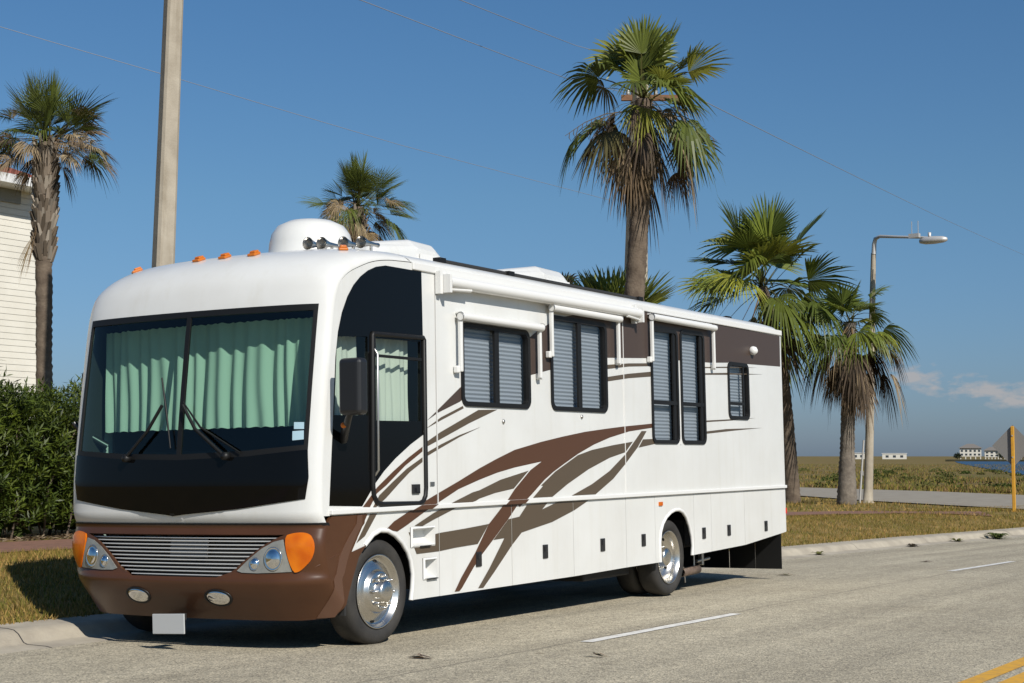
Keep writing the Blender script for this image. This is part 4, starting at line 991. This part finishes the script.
# cabbage palm by the house on the left
r = random.Random(21)
live = scatter(r, 22, 30, 88, .62, .85, [GREENS[2], GREENS[0], (.065, .08, .03)], .10, .08, 34, 85, .5, .55) + scatter(r, 9, 5, 45, .6, .7, [GREENS[2], GREENS[0]], .35, .25, 28, 80, .5, .65)
dead = scatter(r, 24, -5, 50, .85, .44, DRYS[:3]+DK[:2]+[GREENS[2]], .35, .2, 30, 105, .7, .7, az=(-45, 40)) + scatter(r, 14, 0, 50, .80, .44, DRYS[:3]+DK[:2]+[GREENS[2]], .35, .2, 28, 100, .7, .7, az=(150, 215)) + scatter(r, 6, -35, 5, .4, .45, DRYS[:2]+DK, .4, .3, 22, 70)
dead += [dict(az=185, el=-62, pet=.30, R=.78, t=(.30, .22, .12), spread=24, n=20, droop=.25, bend=.3, o=Vector((-.05, .0, -1.35)), wf=1.0), dict(az=200, el=-72, pet=.30, R=.65, t=(.26, .18, .10), spread=20, n=16, droop=.2, bend=.3, o=Vector((-.05, 0, -1.45)))]
dead += [dict(az=178, el=14, pet=.62, R=.04, t=DRYS[1], spread=8, n=2, droop=.1, bend=.1, o=Vector((-.1, 0, -2.35)))]
palm('cabbage_palm', 'shaggy cabbage palm beside the white house, trunk criss-crossed with old leaf bases', [(-22.67, 21.55, .45), (-22.68, 21.45, 3.2), (-22.64, 21.35, 5.2), (-22.58, 21.28, 6.4), (-22.53, 21.23, 7.5)], [.175, .152, .155, .165, .14], 21, live, dead, 'bark', (4.75, 6.9, 210, .27))
# cabbage palm behind the roof
r = random.Random(9)
live = scatter(r, 32, 5, 88, .85, .92, [GREENS[2], GREENS[0], GREENS[1]], .12, .1, 34, 95, .45, .6, dz=(-.3, .2)) + scatter(r, 11, -10, 35, .95, .85, [GREENS[2], GREENS[0]], .4, .25, 28, 85, .4, .7, dz=(-.3, .1))
dead = scatter(r, 30, -40, 45, 1.0, .55, [DRYS[0], (.25, .18, .095), DRYS[2], DK[0]], .4, .25, 28, 100, .6, .7, dz=(-.4, .3)) + scatter(r, 9, -65, -25, .8, .7, DRYS[:3]+DK[:2], .4, .25, 22, 55, dz=(-.4, 0))
palm('cabbage_palm', 'bushy palm crown directly behind the roof air conditioner', [(-26.1, 36.6, .35), (-26.0, 36.6, 5.0), (-26.1, 36.4, 8.62)], [.25, .22, .2], 9, live, dead, 'bark', (6.0, 8.0, 50, .3))
# big fan palm at the rear of the motorhome
r = random.Random(14)
BR = [(0.145, 0.176, 0.026), (0.120, 0.150, 0.024), (0.089, 0.118, 0.022), (0.237, 0.247, 0.036)]
live = scatter(r, 20, 12, 86, 1.45, 1.55, BR, .2, .14, 36, power=.8, dz=(-.2, .3)) + scatter(r, 15, -20, 30, 1.6, 1.45, BR[:3], .4, .2, 34, dz=(-.4, .2)) + [dict(az=-100, el=35, pet=1.3, R=1.45, t=BR[3], spread=112, n=36, droop=.12, bend=.1, fold=.1), dict(az=-160, el=12, pet=1.5, R=1.4, t=BR[3], spread=110, n=36, droop=.2, bend=.15, fold=.1), dict(az=-75, el=-35, pet=1.1, R=1.1, t=(.19, .20, .03), spread=100, n=30, droop=.3, bend=.2)]
dead = ring(r, 10, -50, -15, 1.1, 1.1, DRYS[:2]+DK[:2], .8, .4, spread=65, n_=22) + ring(r, 26, -86, -66, .8, 1.1, DRYS[:2]+DK, .4, .12, spread=28, n_=16, dz=(-1.5, 0))
palm('fan_palm', 'broadest fan palm with full green crown and long dead skirt behind the motorhome tail', [(-16.29, 45.11, .12), (-16.3, 44.9, 2.2), (-16.4, 44.6, 4.4), (-16.85, 44.26, 6.55)], [.26, .19, .19, .18], 14, live, dead)
# smaller fan palm in front of the street lamp
r = random.Random(17)
live = scatter(r, 11, 15, 80, .8, .85, BR[:3], .25, .2, 30, dz=(-.2, .15)) + scatter(r, 13, -15, 40, 1.15, .95, BR+[(.15, .145, .045)], .35, .2, 30, dz=(-.3, .1))
dead = scatter(r, 18, -60, 5, .95, .75, DRYS[:2]+DK, .55, .4, 24, 70, dz=(-.5, 0)) + ring(r, 4, -45, -10, .9, .95, DRYS[:2]+DK, .9, .45, spread=65, n_=22) + ring(r, 34, -84, -60, .75, .9, DRYS[:2]+DK, .45, .15, spread=34, n_=16, dz=(-.9, 0))
palm('fan_palm', 'shorter fan palm with thick drooping dead fronds next to the street lamp', [(-14.55, 44.96, .10), (-14.5, 44.9, 1.6), (-14.4, 44.8, 3.4), (-14.28, 44.68, 5.4)], [.30, .215, .19, .17], 17, live, dead, 'bark_grey')
# far palm whose tip just clears the rear air conditioner
r = random.Random(3)
live = ring(r, 10, 20, 85, .5, .7, [GREENS[2], (.06, .05, .03)], .3, .2)
palm('cabbage_palm', 'dark palm whose frond tips just clear the rear roof air conditioner', [(-18.9, 35.0, .3), (-18.9, 35.0, 5.35)], [.2, .15], 3, live, [], 'bark')

# hedge of oleander
hx0, hx1, hy0, hy1, hz = -18.6, -16.2, 12.5, 20.5, .38
root = thing('hedge', 'dense dark green leafy hedge below the white house', 'hedge', (-17.4, 18, hz))
r = random.Random(77); bb = MB(); off_ = Vector((-17.4, 18, hz))
def htop(x, y): return 1.80 + .10*math.sin(y*9.3+x*3) + .22*math.sin(y*1.7+x) + .14*math.sin(y*4.1) + (.22 if y > 16.6 else 0)
HG = [(0.055, 0.081, 0.011), (0.077, 0.107, 0.014), (0.100, 0.130, 0.017), (0.041, 0.061, 0.009)]
for k in range(5200):
    y = r.uniform(hy0, hy1); u = r.random(); 
    if u < .55: x = hx1 - abs(r.gauss(0, .22)); z = r.uniform(.12, htop(x, y))
    elif u < .85: x = r.uniform(hx0, hx1); z = htop(x, y) - abs(r.gauss(0, .2))
    else: x = r.uniform(hx0, hx1); z = r.uniform(.2, htop(x, y))
    o = Vector((x, y, hz+z)) - off_; d = Vector((r.gauss(.25 if u < .55 else 0, .45), r.gauss(0, .45), r.uniform(.4, 1.1))).normalized(); ln = r.uniform(.18, .34); t = r.choice(HG); a0 = r.uniform(0, 6.3)
    sd = d.orthogonal().normalized(); s2 = d.cross(sd)
    for i in range(11):
        a = a0 + i*2.4; h = ln*(.25+.75*i/10); c = o + d*h; ld = (sd*math.cos(a) + s2*math.sin(a) + d*r.uniform(.35, 1.1)).normalized(); L = r.uniform(.09, .16); wv = ld.cross(d); wv = wv.normalized()*.013 if wv.length > .01 else sd*.013
        g_ = r.uniform(.7, 1.35); bb.tint = tuple(q*g_ for q in t)
        bb.add([c, c + ld*L*.5 - wv, c + ld*L, c + ld*L*.5 + wv], [(0, 1, 2, 3)])
for k in range(2600):
    y = r.uniform(hy0, hy1); x = r.uniform(hx0+.3, hx1-.25); c = Vector((x, y, hz + r.uniform(.1, htop(x, y)-.2))) - off_; e1 = Vector((r.gauss(0, 1), r.gauss(0, 1), r.gauss(0, 1))).normalized()*.16; e2 = e1.orthogonal().normalized()*.07
    bb.tint = tuple(q*r.uniform(.7, 1.2) for q in HG[0]); bb.add([c-e1, c+e2, c+e1, c-e2], [(0, 1, 2, 3)])
bb.build('foliage', M['leaf'], root)
bb = MB()
for k in range(160):
    y = r.uniform(hy0, hy1); x = r.uniform(hx0+.3, hx1-.15); p0 = Vector((x, y, hz-.1))-off_; bb.tube([p0, p0+Vector((r.uniform(-.2, .2), r.uniform(-.2, .2), .8)), p0+Vector((r.uniform(-.4, .4), r.uniform(-.4, .4), 1.6))], [.018, .013, .006], 5)
bb.build('stems', M['bark'], root)

bb = MB()
for k in range(2600):
    y = r.uniform(9, 21); x = r.gauss(-16.15, .35)
    if x > -15.75: continue
    c = Vector((x, y, lawn_z(x, y)+r.uniform(.004, .05))); a = r.uniform(0, 6.28); e1 = Vector((math.cos(a), math.sin(a), r.uniform(-.3, .3)))*r.uniform(.04, .09); e2 = Vector((-math.sin(a), math.cos(a), r.uniform(-.3, .3)))*.018
    g_ = r.uniform(.6, 1.4); bb.tint = tuple(q*g_ for q in r.choice([(.20, .14, .085), (.13, .085, .05), (.27, .21, .14)])); bb.add([c-e1, c+e2, c+e1, c-e2], [(0, 1, 2, 3)])
o = bb.build('leaf_litter', M['dry'], None, 'stuff'); o['label'] = 'dry fallen leaves along the foot of the hedge'; o['category'] = 'leaf litter'
# grass blades on the verge (uncountable: one object)
def blades(name, label, n, region, hfun, hr, wr, cols, seed, lean=.5):
    rg = np.random.default_rng(seed); x, y = region(rg, n); z = np.array([hfun(a, c) for a, c in zip(x, y)])
    m_ = len(x); a = rg.uniform(0, 2*PI, m_); h = rg.uniform(hr[0], hr[1], m_); w = rg.uniform(wr[0], wr[1], m_); l = rg.normal(0, lean, (2, m_))*h
    V = np.empty((m_, 3, 3)); dx, dy = np.cos(a)*w, np.sin(a)*w
    V[:, 0] = np.stack([x-dx, y-dy, z-.01], 1); V[:, 1] = np.stack([x+dx, y+dy, z-.01], 1); V[:, 2] = np.stack([x+l[0], y+l[1], z+h], 1)
    me = bpy.data.meshes.new(name); me.vertices.add(m_*3); me.vertices.foreach_set('co', V.ravel()); me.loops.add(m_*3); me.loops.foreach_set('vertex_index', np.arange(m_*3))
    me.polygons.add(m_); me.polygons.foreach_set('loop_start', np.arange(0, m_*3, 3)); me.polygons.foreach_set('loop_total', np.full(m_, 3)); me.update()
    C = np.array(cols)[rg.integers(0, len(cols), m_)]*rg.uniform(.7, 1.3, (m_, 1))
    patch = (np.sin(x*1.3+np.sin(y*.9)*2)+np.sin(y*1.9+x*.7))*.25
    C = C*(1+patch[:, None]*np.array([.35, .2, .3])); C = np.clip(C, .01, 1)
    ca = me.attributes.new('tint', 'FLOAT_COLOR', 'FACE'); ca.data.foreach_set('color', np.concatenate([C, np.ones((m_, 1))], 1).astype(np.float32).ravel())
    me.materials.append(M['grass']); o = bpy.data.objects.new(name, me); COL.objects.link(o); o['kind'] = 'stuff'; o['label'] = label; o['category'] = 'grass'; return o
VG = [(0.240, 0.163, 0.045), (0.304, 0.199, 0.065), (0.136, 0.135, 0.026), (0.176, 0.149, 0.032), (0.352, 0.234, 0.085)]
def reg_verge(rg, n):
    y = np.concatenate([rg.uniform(7, 20, n//2), rg.uniform(18, 50, n-n//2)]); s = rg.uniform(-5.2, -.40, n); k = np.array([kx(v) for v in y]); x = k+s
    px_ = np.interp(y, [-20, 20, 30, 35.5, 38.3, 39.3], [-14.8, -14.75, -14.3, -13.2, -11.6, -9.2]); ok = (np.abs(x-px_) > .95) | (y > 41)
    return x[ok], y[ok]
blades('grass', 'short dry grass on the verge beside the kerb', 120000, reg_verge, lawn_z, (.025, .075), (.004, .009), VG, 1)
def reg_back(rg, n):
    y = rg.uniform(38, 62, n); x = rg.uniform(-34, -6, n); q = (x+11.6)*.72 + (y-51)*.69
    ok = (np.abs(q+0) > 4.6) & ((x - np.array([kx(v) for v in y])) < -.5); return x[ok], y[ok]
blades('grass', 'rough grass around the palms and the side road', 26000, reg_back, lawn_z, (.04, .14), (.008, .016), VG, 2)
MG = [(0.196, 0.168, 0.035), (0.241, 0.173, 0.050), (0.132, 0.131, 0.028), (0.230, 0.147, 0.065), (0.167, 0.116, 0.050)]
def reg_marsh(rg, n):
    d = 66 + 240*rg.random(n)**2.0; a = rg.uniform(math.radians(10), math.radians(27), n); x, y = -d*np.sin(a), d*np.cos(a)
    q = (x+20.5)*.72 + (y-62)*.69; ok = (q > 5.2) & ~((x > -35) & (y > 125)) & ((np.sin(x*.35+2*np.sin(y*.11))+np.sin(y*.22+x*.1)+rg.normal(0, .5, n)) > -.7)
    return x[ok], y[ok]
blades('marsh_grass', 'patchy scrubby marsh grass beyond the side road', 50000, reg_marsh, lambda x, y: ground_z(x, y), (.06, .28), (.02, .05), MG, 3, .35)
rb = random.Random(4); bb = MB()
for k in range(90):
    d = 68 + 110*rb.random()**1.6; a = math.radians(rb.uniform(10, 26)); x, y = -d*math.sin(a), d*math.cos(a)
    if (x+20.5)*.72+(y-62)*.69 < 6: continue
    R_ = rb.uniform(.2, .6); t = rb.choice([(.055, .075, .018), (.075, .09, .022), (.10, .10, .03)])
    for i in range(110):
        v = Vector((rb.gauss(0, 1), rb.gauss(0, 1), abs(rb.gauss(0, .8)))).normalized()*R_*rb.uniform(.5, 1.05); c = Vector((x, y, ground_z(x, y))) + Vector((v.x*1.4, v.y*1.4, v.z*.8))
        e1 = Vector((rb.gauss(0, 1), rb.gauss(0, 1), rb.gauss(0, 1))).normalized()*.07; e2 = Vector((rb.gauss(0, 1), rb.gauss(0, 1), rb.gauss(0, 1))).normalized()*.07; g_ = rb.uniform(.7, 1.4); bb.tint = tuple(q*g_ for q in t); bb.add([c-e1, c+e2, c+e1, c-e2], [(0, 1, 2, 3)])
o = bb.build('marsh_scrub', M['grass'], None, 'stuff'); o['label'] = 'low green scrub scattered over the marsh'; o['category'] = 'scrub'
# weeds in the gutter
def weed(x, y, R_, n, tints, label):
    bb = MB(); z = kerb_z(x-kx(y), y) if x-kx(y) < .3 else road_z(x-kx(y), y)
    for i in range(n):
        a = rb.uniform(0, 6.28); L = R_*rb.uniform(.5, 1.1); h = R_*rb.uniform(.05, .35); d = Vector((math.cos(a), math.sin(a), 0)); sd = Vector((-d.y, d.x, 0))*.012; g_ = rb.uniform(.7, 1.3); bb.tint = tuple(q*g_ for q in rb.choice(tints))
        bb.add([-sd, sd, d*L*.6 + sd*1.4 + UP*h, d*L*.6 - sd*1.4 + UP*h, d*L + UP*h*.6], [(0, 1, 2, 3), (3, 2, 4)])
    o = bb.build('weed', M['grass']); o.location = (x, y, z+.006); tag(o, label, 'weed', 'weeds in the gutter'); return o
GW = [(.06, .085, .02), (.085, .10, .03)]
weed(-7.52, 33.0, .36, 90, GW, 'larger green weed tuft growing in the gutter near the far lane line')
weed(-7.92, 31.3, .20, 34, [(.13, .13, .04)], 'small yellowish weed tuft in the gutter left of the larger one')
weed(-6.75, 36.6, .34, 40, GW, 'green weed tuft furthest along the gutter towards the sign')
weed(-8.65, 25.2, .16, 26, [(.12, .12, .04)], 'tiny weed at the gutter just behind the mud flap')
weed(-8.12, 28.9, .17, 44, [(.035, .028, .018), (.05, .04, .025)], 'dark dry plant clump lying in the gutter')

def debris(x, y, L, tints, label):
    bb = MB(); z = road_z(x-kx(y), y)+.006
    for i in range(7):
        a = rb.uniform(-.5, .5); d = Vector((math.cos(a), math.sin(a)*.6, 0)); o_ = Vector((rb.uniform(-.3, .3)*L, rb.uniform(-.1, .1)*L, 0)); sd = Vector((-d.y, d.x, 0))*.012; h = UP*rb.uniform(.005, .03)
        bb.tint = tuple(q*rb.uniform(.6, 1.3) for q in rb.choice(tints)); bb.add([o_-d*L*.5, o_+sd+h, o_+d*L*.5, o_-sd+h], [(0, 1, 2, 3)])
    o = bb.build('palm_leaf_scrap', M['dry']); o.location = (x, y, z); return tag(o, label, 'dead leaf', 'dry palm scraps on the road')
DB = [(.10, .075, .05), (.16, .12, .08)]
debris(-6.1, 9.35, .20, DB, 'dry palm scrap on the road just ahead of the front wheel')
debris(-5.05, 9.95, .16, DB, 'dry palm scrap on the road nearest the dashed lane line')
debris(-7.2, 19.6, .22, DB, 'dry palm scrap on the road behind the rear wheel')
debris(-6.4, 23.5, .18, DB, 'dry palm scrap lying beyond the mud flap, near the gutter')
# ------------------------------------------------------------------ street furniture
def pole_thing(label, base, top, r0, r1):
    root = thing('utility_pole', label, 'utility pole', base, 'concrete utility poles'); d = Vector(top)-Vector(base)
    bb = MB(); n = 16; L = d.length; vs = []
    for i in (0, 1):
        c = d*i; rr = r0 if i == 0 else r1
        for sx, sy in ((-1, -.72), (-.72, -1), (.72, -1), (1, -.72), (1, .72), (.72, 1), (-.72, 1), (-1, .72)):
            q = Matrix.Rotation(math.radians(62), 3, 'Z') @ Vector((sx*rr, sy*rr, 0)); vs.append(c + q)
    bb.add(vs, [(k, (k+1) % 8, 8+(k+1) % 8, 8+k) for k in range(8)] + [tuple(range(8, 16))]); bb.build('shaft', M['concrete_pole'], root); return root
pa = pole_thing('pale concrete utility pole rising out of the picture behind the motorhome cab', (-16.75, 18.1, .45), (-16.15, 17.78, 10.4), .165, .115)
pb = pole_thing('concrete utility pole half hidden behind the tallest fan palm', (-14.75, 30.75, .25), (-14.30, 30.40, 9.9), .27, .15)
b = MB(); b.box((.72, -.14, 9.0), (1.5, .10, .12), Matrix.Rotation(math.radians(30), 3, 'Z')); ca = b.build('crossarm', M['wood'], pb)
for k in (-1, 0, 1): 
    b = MB(); c = Vector((.72, -.14, 9.06)) + CAMR*k*.6; b.lathe([(.02, 0), (.05, .03), (.035, .06), (.05, .09), (.02, .13), (0, .13)], c, (0, 0, 1), 10); b.build('insulator', M['galv'], ca)
def wire(label, pts, sag, rad=.0065):
    P = [Vector(p) for p in pts]; out = []
    for a, c in zip(P, P[1:]):
        n = 14; s_ = sag*(c-a).length
        out += [a.lerp(c, i/n) - UP*s_*4*(i/n)*(1-i/n) for i in range(n)]
    out.append(P[-1]); c0 = out[0]
    b = MB(); b.tube([q-c0 for q in out], rad, 5); o = b.build('power_line', M['wire']); o.location = c0; return tag(o, label, 'power line', 'overhead power lines')
wire('thin power line crossing the top of the sky left of the tallest palm', [(-12.0, 12.5, 7.0), (-12.63, 17.64, 7.89), (-14.33, 26.98, 8.96), (-14.55, 30.2, 9.34)], .0006)
wire('thin power line entering the sky nearest the tallest palm crown', [(-11.4, 13, 7.3), (-12.45, 20.01, 8.47), (-14.6, 27.91, 9.87), (-14.31, 30.4, 10.0)], .0006)
wire('power line running from the palm down behind the street lamp', [(-13.4, 31.0, 9.34), (-19.57, 74.54, 13.01), (-23.39, 112.62, 15.58), (-27, 150, 18)], .0004, .010)
wire('long thin wire crossing the sky at left behind the nearer utility pole', [(-22.8, 14.0, 9.5), (-21.66, 19.27, 9.15), (-20.51, 22.29, 8.78), (-19.99, 29.54, 8.63), (-19.82, 40.04, 8.83)], .0004)
# street lamp
lb = Vector((-14.47, 46.74, .05)); root = thing('street_lamp', 'tall pale street lamp with bent arm over the road', 'street lamp', lb)
b = MB(); b.lathe([(.19, 0), (.19, .06), (.15, .08), (.14, .5), (.075, 7.6)], (0, 0, 0), (.43/7.8, -.4/7.8, 1), 14); b.build('pole', M['concrete_pole'], root)
P = [Vector((-14.04, 46.34, 7.60)), (-14.02, 46.33, 7.90), (-13.97, 46.30, 8.06), (-13.80, 46.20, 8.11), (-13.2, 45.95, 8.02), (-12.36, 45.57, 7.90), (-12.1, 45.53, 7.86)]
b = MB(); b.tube([Vector(p)-lb for p in P], [.074, .068, .062, .05, .042, .038, .038], 10); b.build('arm', M['galv'], root)
b = MB(); b.box((0, 0, 0), (.32, .13, .12)); b.box((-.08, 0, .22), (.016, .016, .42)); b.box((.12, 0, .22), (.016, .016, .42)); q = Matrix.Rotation(math.radians(-10), 3, 'Z'); b.v = [tuple(Vector((-12.36, 45.57, 7.95))-CAMR*.22-lb + q @ Vector(v)) for v in b.v]; b.build('antenna_box', M['galv'], root)
b = MB(); b.lathe([(.0, -.42), (.08, -.39), (.135, -.22), (.145, .05), (.12, .30), (.07, .42), (0, .44)], (0, 0, 0), (1, 0, 0), 18); b.v = [(x, y, z*(.75 if z < 0 else .85)) for x, y, z in b.v]
b.lathe([(.045, .12), (.05, .24), (0, .25)], (-.1, 0, 0), (0, 0, 1), 10)
q = Matrix.Rotation(math.radians(-8), 3, 'Z'); b.v = [tuple(Vector((-11.72, 45.49, 7.76))-CAMR*.30-lb + q @ Vector(v)) for v in b.v]; b.build('lamp_head', M['galv'], root)
b = MB(); b.tube([(0, 0, 0), (.17, -.05, 1.9)], [.035, .03], 8); b.box((.09, -.02, .9), (.09, .05, .14)); cdt_ = b.build('conduit', M['galv'], root); cdt_.location = (-.22, -.12, .03)
# warning sign seen from behind
sb = Vector((-8.95, 41.2, .02)); root = thing('road_sign', 'grey back of a diamond road sign on a yellow post', 'road sign', sb)
b = MB(); b.box((0, 0, 1.12), (.085, .06, 2.24)); bevel(b.build('post', M['yellow_post'], root), .012)
b = MB(); h = .54; q = Matrix.Rotation(math.radians(4), 3, 'Z'); Pp = [(0, -h), (h, 0), (0, h), (-h, 0)]
slab(b, [( .96*x+.0, y) for x, y in Pp], [], lambda u, v: tuple(q @ Vector((u, .040, 1.74+v))), lambda u, v: tuple(q @ Vector((u, .046, 1.74+v)))); bevel(b.build('sign_panel', M['sign_back'], root), .002)
b = MB(); b.box((0, -.035, 2.0), (.03, .014, .03)); b.box((0, -.035, 1.45), (.03, .014, .03)); b.build('bolt', M['galv'], root)

# ------------------------------------------------------------------ buildings
def siding_mat():
    m = mat('white_lap_siding', (.67, .645, .57), .7, color2=(.61, .585, .51), nscale=1.2); t = m.node_tree; bs = t.nodes['Principled BSDF']; tcn = t.nodes.new('ShaderNodeTexCoord')
    return m
M['siding'] = siding_mat(); M['roof_red'] = mat('red_roof_shingle', (.28, .085, .05), .9, color2=(.20, .06, .04), nscale=18, bump=.3, bscale=30)
hb = Vector((-36, 21, .4)); root = thing('house', 'cream block-walled house with red roof behind the left palm', 'house', hb)
b = MB(); x1 = -29.98; ya, yb = 12.0, 28.42; nrow = 50; ch = 7.75/nrow
for i in range(nrow):
    z = .35 + i*ch; v = 16; ys = [ya+(yb-ya)*k/v for k in range(v+1)]
    b.add([(x1-hb.x, ya-hb.y, z-hb.z), (x1-hb.x, yb-hb.y, z-hb.z), (x1-.006-hb.x, yb-hb.y, z+ch-.009-hb.z), (x1-.006-hb.x, ya-hb.y, z+ch-.009-hb.z), (x1-.018-hb.x, yb-hb.y, z+ch-.008-hb.z), (x1-.018-hb.x, ya-hb.y, z+ch-.009-hb.z), (x1-.018-hb.x, yb-hb.y, z+ch-hb.z), (x1-.018-hb.x, ya-hb.y, z+ch-hb.z)], [(0, 1, 2, 3), (3, 2, 4, 5), (5, 4, 6, 7)])
b.box((x1-6-hb.x, (ya+yb)/2-hb.y, 4.2-hb.z), (11.9, yb-ya-.02, 7.7)); b.build('wall', M['siding'], root)
b = MB(); b.box((x1+.02-hb.x, yb-.03-hb.y, 4.2-hb.z), (.1, .1, 7.7)); b.build('corner_board', M['trim'], root)
ez = 8.20; e = 1.0; ye = yb-.65; X0, X1, Y0, Y1 = x1-12-e, x1+.75, ya-e, ye
b = MB(); b.add([(X0-hb.x, Y0-hb.y, ez+.12-hb.z), (X1-hb.x, Y0-hb.y, ez+.12-hb.z), (X1-hb.x, Y1-hb.y, ez+.12-hb.z), (X0-hb.x, Y1-hb.y, ez+.12-hb.z), ((X0+X1)/2-hb.x, Y0+6-hb.y, ez+3-hb.z), ((X0+X1)/2-hb.x, Y1-6-hb.y, ez+3-hb.z)], [(0, 1, 4), (1, 2, 5, 4), (2, 3, 5), (3, 0, 4, 5)]); b.build('roof', M['roof_red'], root)
b = MB(); b.box(((X0+X1)/2-hb.x, (Y0+Y1)/2-hb.y, ez-hb.z), (X1-X0+.06, Y1-Y0+.06, .22)); b.build('fascia', M['trim'], root)
M['eave_shadow'] = mat('eave_shadow_grey', (.22, .23, .22), .8); b = MB(); b.box((x1+.01-hb.x, (ya+ye)/2-.2-hb.y, 7.93-hb.z), (.1, ye-ya-.3, .34)); b.build('eave_shadow_strip', M['eave_shadow'], root)  # grey strip painted in as the shadow under the eaves
# far beach houses across the water
M['far_wall'] = mat('pale_far_wall', (.55, .53, .47), .8); M['far_roof'] = mat('grey_far_roof', (.16, .145, .13), .9); M['far_win'] = mat('far_window', (.04, .05, .06), .3); M['far_red'] = mat('dull_red_far_roof', (.20, .075, .06), .9)
def far_house(x, y, w, d, h, rh, label, roof='far_roof', wall='far_wall', cols=5):
    root = thing('beach_house', label, 'house', (x, y, -.1), 'far stilt houses'); root.rotation_euler = (0, 0, math.radians(14))
    b = MB(); b.box((0, 0, h*.62), (w, d, h*.76))
    for i in range(5): b.box((-w/2+.4+(w-.8)*i/4, -d/2+.4, h*.12), (.5, .5, h*.26)); b.box((-w/2+.4+(w-.8)*i/4, d/2-.4, h*.12), (.5, .5, h*.26))
    b.build('wall', M[wall], root)
    b = MB(); e = .8; b.add([(-w/2-e, -d/2-e, h), (w/2+e, -d/2-e, h), (w/2+e, d/2+e, h), (-w/2-e, d/2+e, h), (-w*.15, 0, h+rh), (w*.15, 0, h+rh)], [(0, 1, 5, 4), (1, 2, 5), (2, 3, 4, 5), (3, 0, 4), (3, 2, 1, 0)]); b.build('roof', M[roof], root)
    for rz in (h*.42, h*.75):
        for i in range(cols): b = MB(); b.box((-w/2+w*(i+.5)/cols, -d/2-.02, rz), (w/cols*.5, .12, h*.17)); b.build('window', M['far_win'], root)
far_house(-197.5, 812, 10.5, 9, 5.6, 2.2, 'largest pale stilt house with grey hip roof at the left end of the far row')
far_house(-188.0, 817, 7, 7, 4.4, 1.8, 'cream stilt house second from the left in the far row', cols=3)
far_house(-180.5, 821, 8.5, 8, 5.2, 2.2, 'stilt house with dull red roof in the far row', 'far_red', cols=4)
far_house(-171.0, 825, 9, 8, 4.6, 2.4, 'pale stilt house right of the red-roofed one across the water', cols=4)
far_house(-160.0, 829, 9, 8, 4.2, 2.0, 'pale far house partly behind the diamond sign', cols=3)
for x, y, w, h, label in ((-231, 792, 12, 2.8, 'long low white building on the horizon right of the street lamp'), (-246, 785, 9, 3.0, 'small white building on the horizon behind the street lamp')):
    root = thing('low_building', label, 'building', (x, y, -.1), 'white buildings on the horizon'); root.rotation_euler = (0, 0, math.radians(16))
    b = MB(); b.box((0, 0, h/2), (w, 8, h)); b.build('wall', M['far_wall'], root); b = MB(); b.box((0, 0, h+.12), (w+.6, 8.6, .24)); b.build('roof', M['trim'], root)
    for i in range(3): b = MB(); b.box((-w*.3+w*.3*i, -4.02, h*.5), (w*.12, .1, h*.4)); b.build('window', M['far_win'], root)
rt_ = random.Random(8)
for x, y, h, label in ((-201, 800, 3.2, 'dark bush left of the far stilt houses'), (-180.5, 806, 4.2, 'dark bush in front of the red-roofed far house'), (-170.5, 808, 5.0, 'taller dark tree between the far houses'), (-160, 812, 4.0, 'dark bush at the right of the far houses')):
    root = thing('distant_tree', label, 'tree', (x, y, -.1), 'far trees among the stilt houses'); b = MB(); b.tint = (.025, .035, .014)
    for i in range(260):
        v = Vector((rt_.gauss(0, 1), rt_.gauss(0, 1), rt_.gauss(0, .8))).normalized()*rt_.uniform(.4, 1)*h*.5; c = Vector((v.x*1.3, v.y*1.3, h*.55+v.z)); e1 = Vector((rt_.gauss(0, 1), rt_.gauss(0, 1), rt_.gauss(0, 1))).normalized()*.35; e2 = Vector((rt_.gauss(0, 1), rt_.gauss(0, 1), rt_.gauss(0, 1))).normalized()*.35; b.add([c-e1, c+e2, c+e1, c-e2], [(0, 1, 2, 3)])
    b.build('crown', M['leaf'], root); b = MB(); b.tube([(0, 0, 0), (0, 0, h*.6)], [.2, .1], 6); b.build('trunk', M['bark'], root)
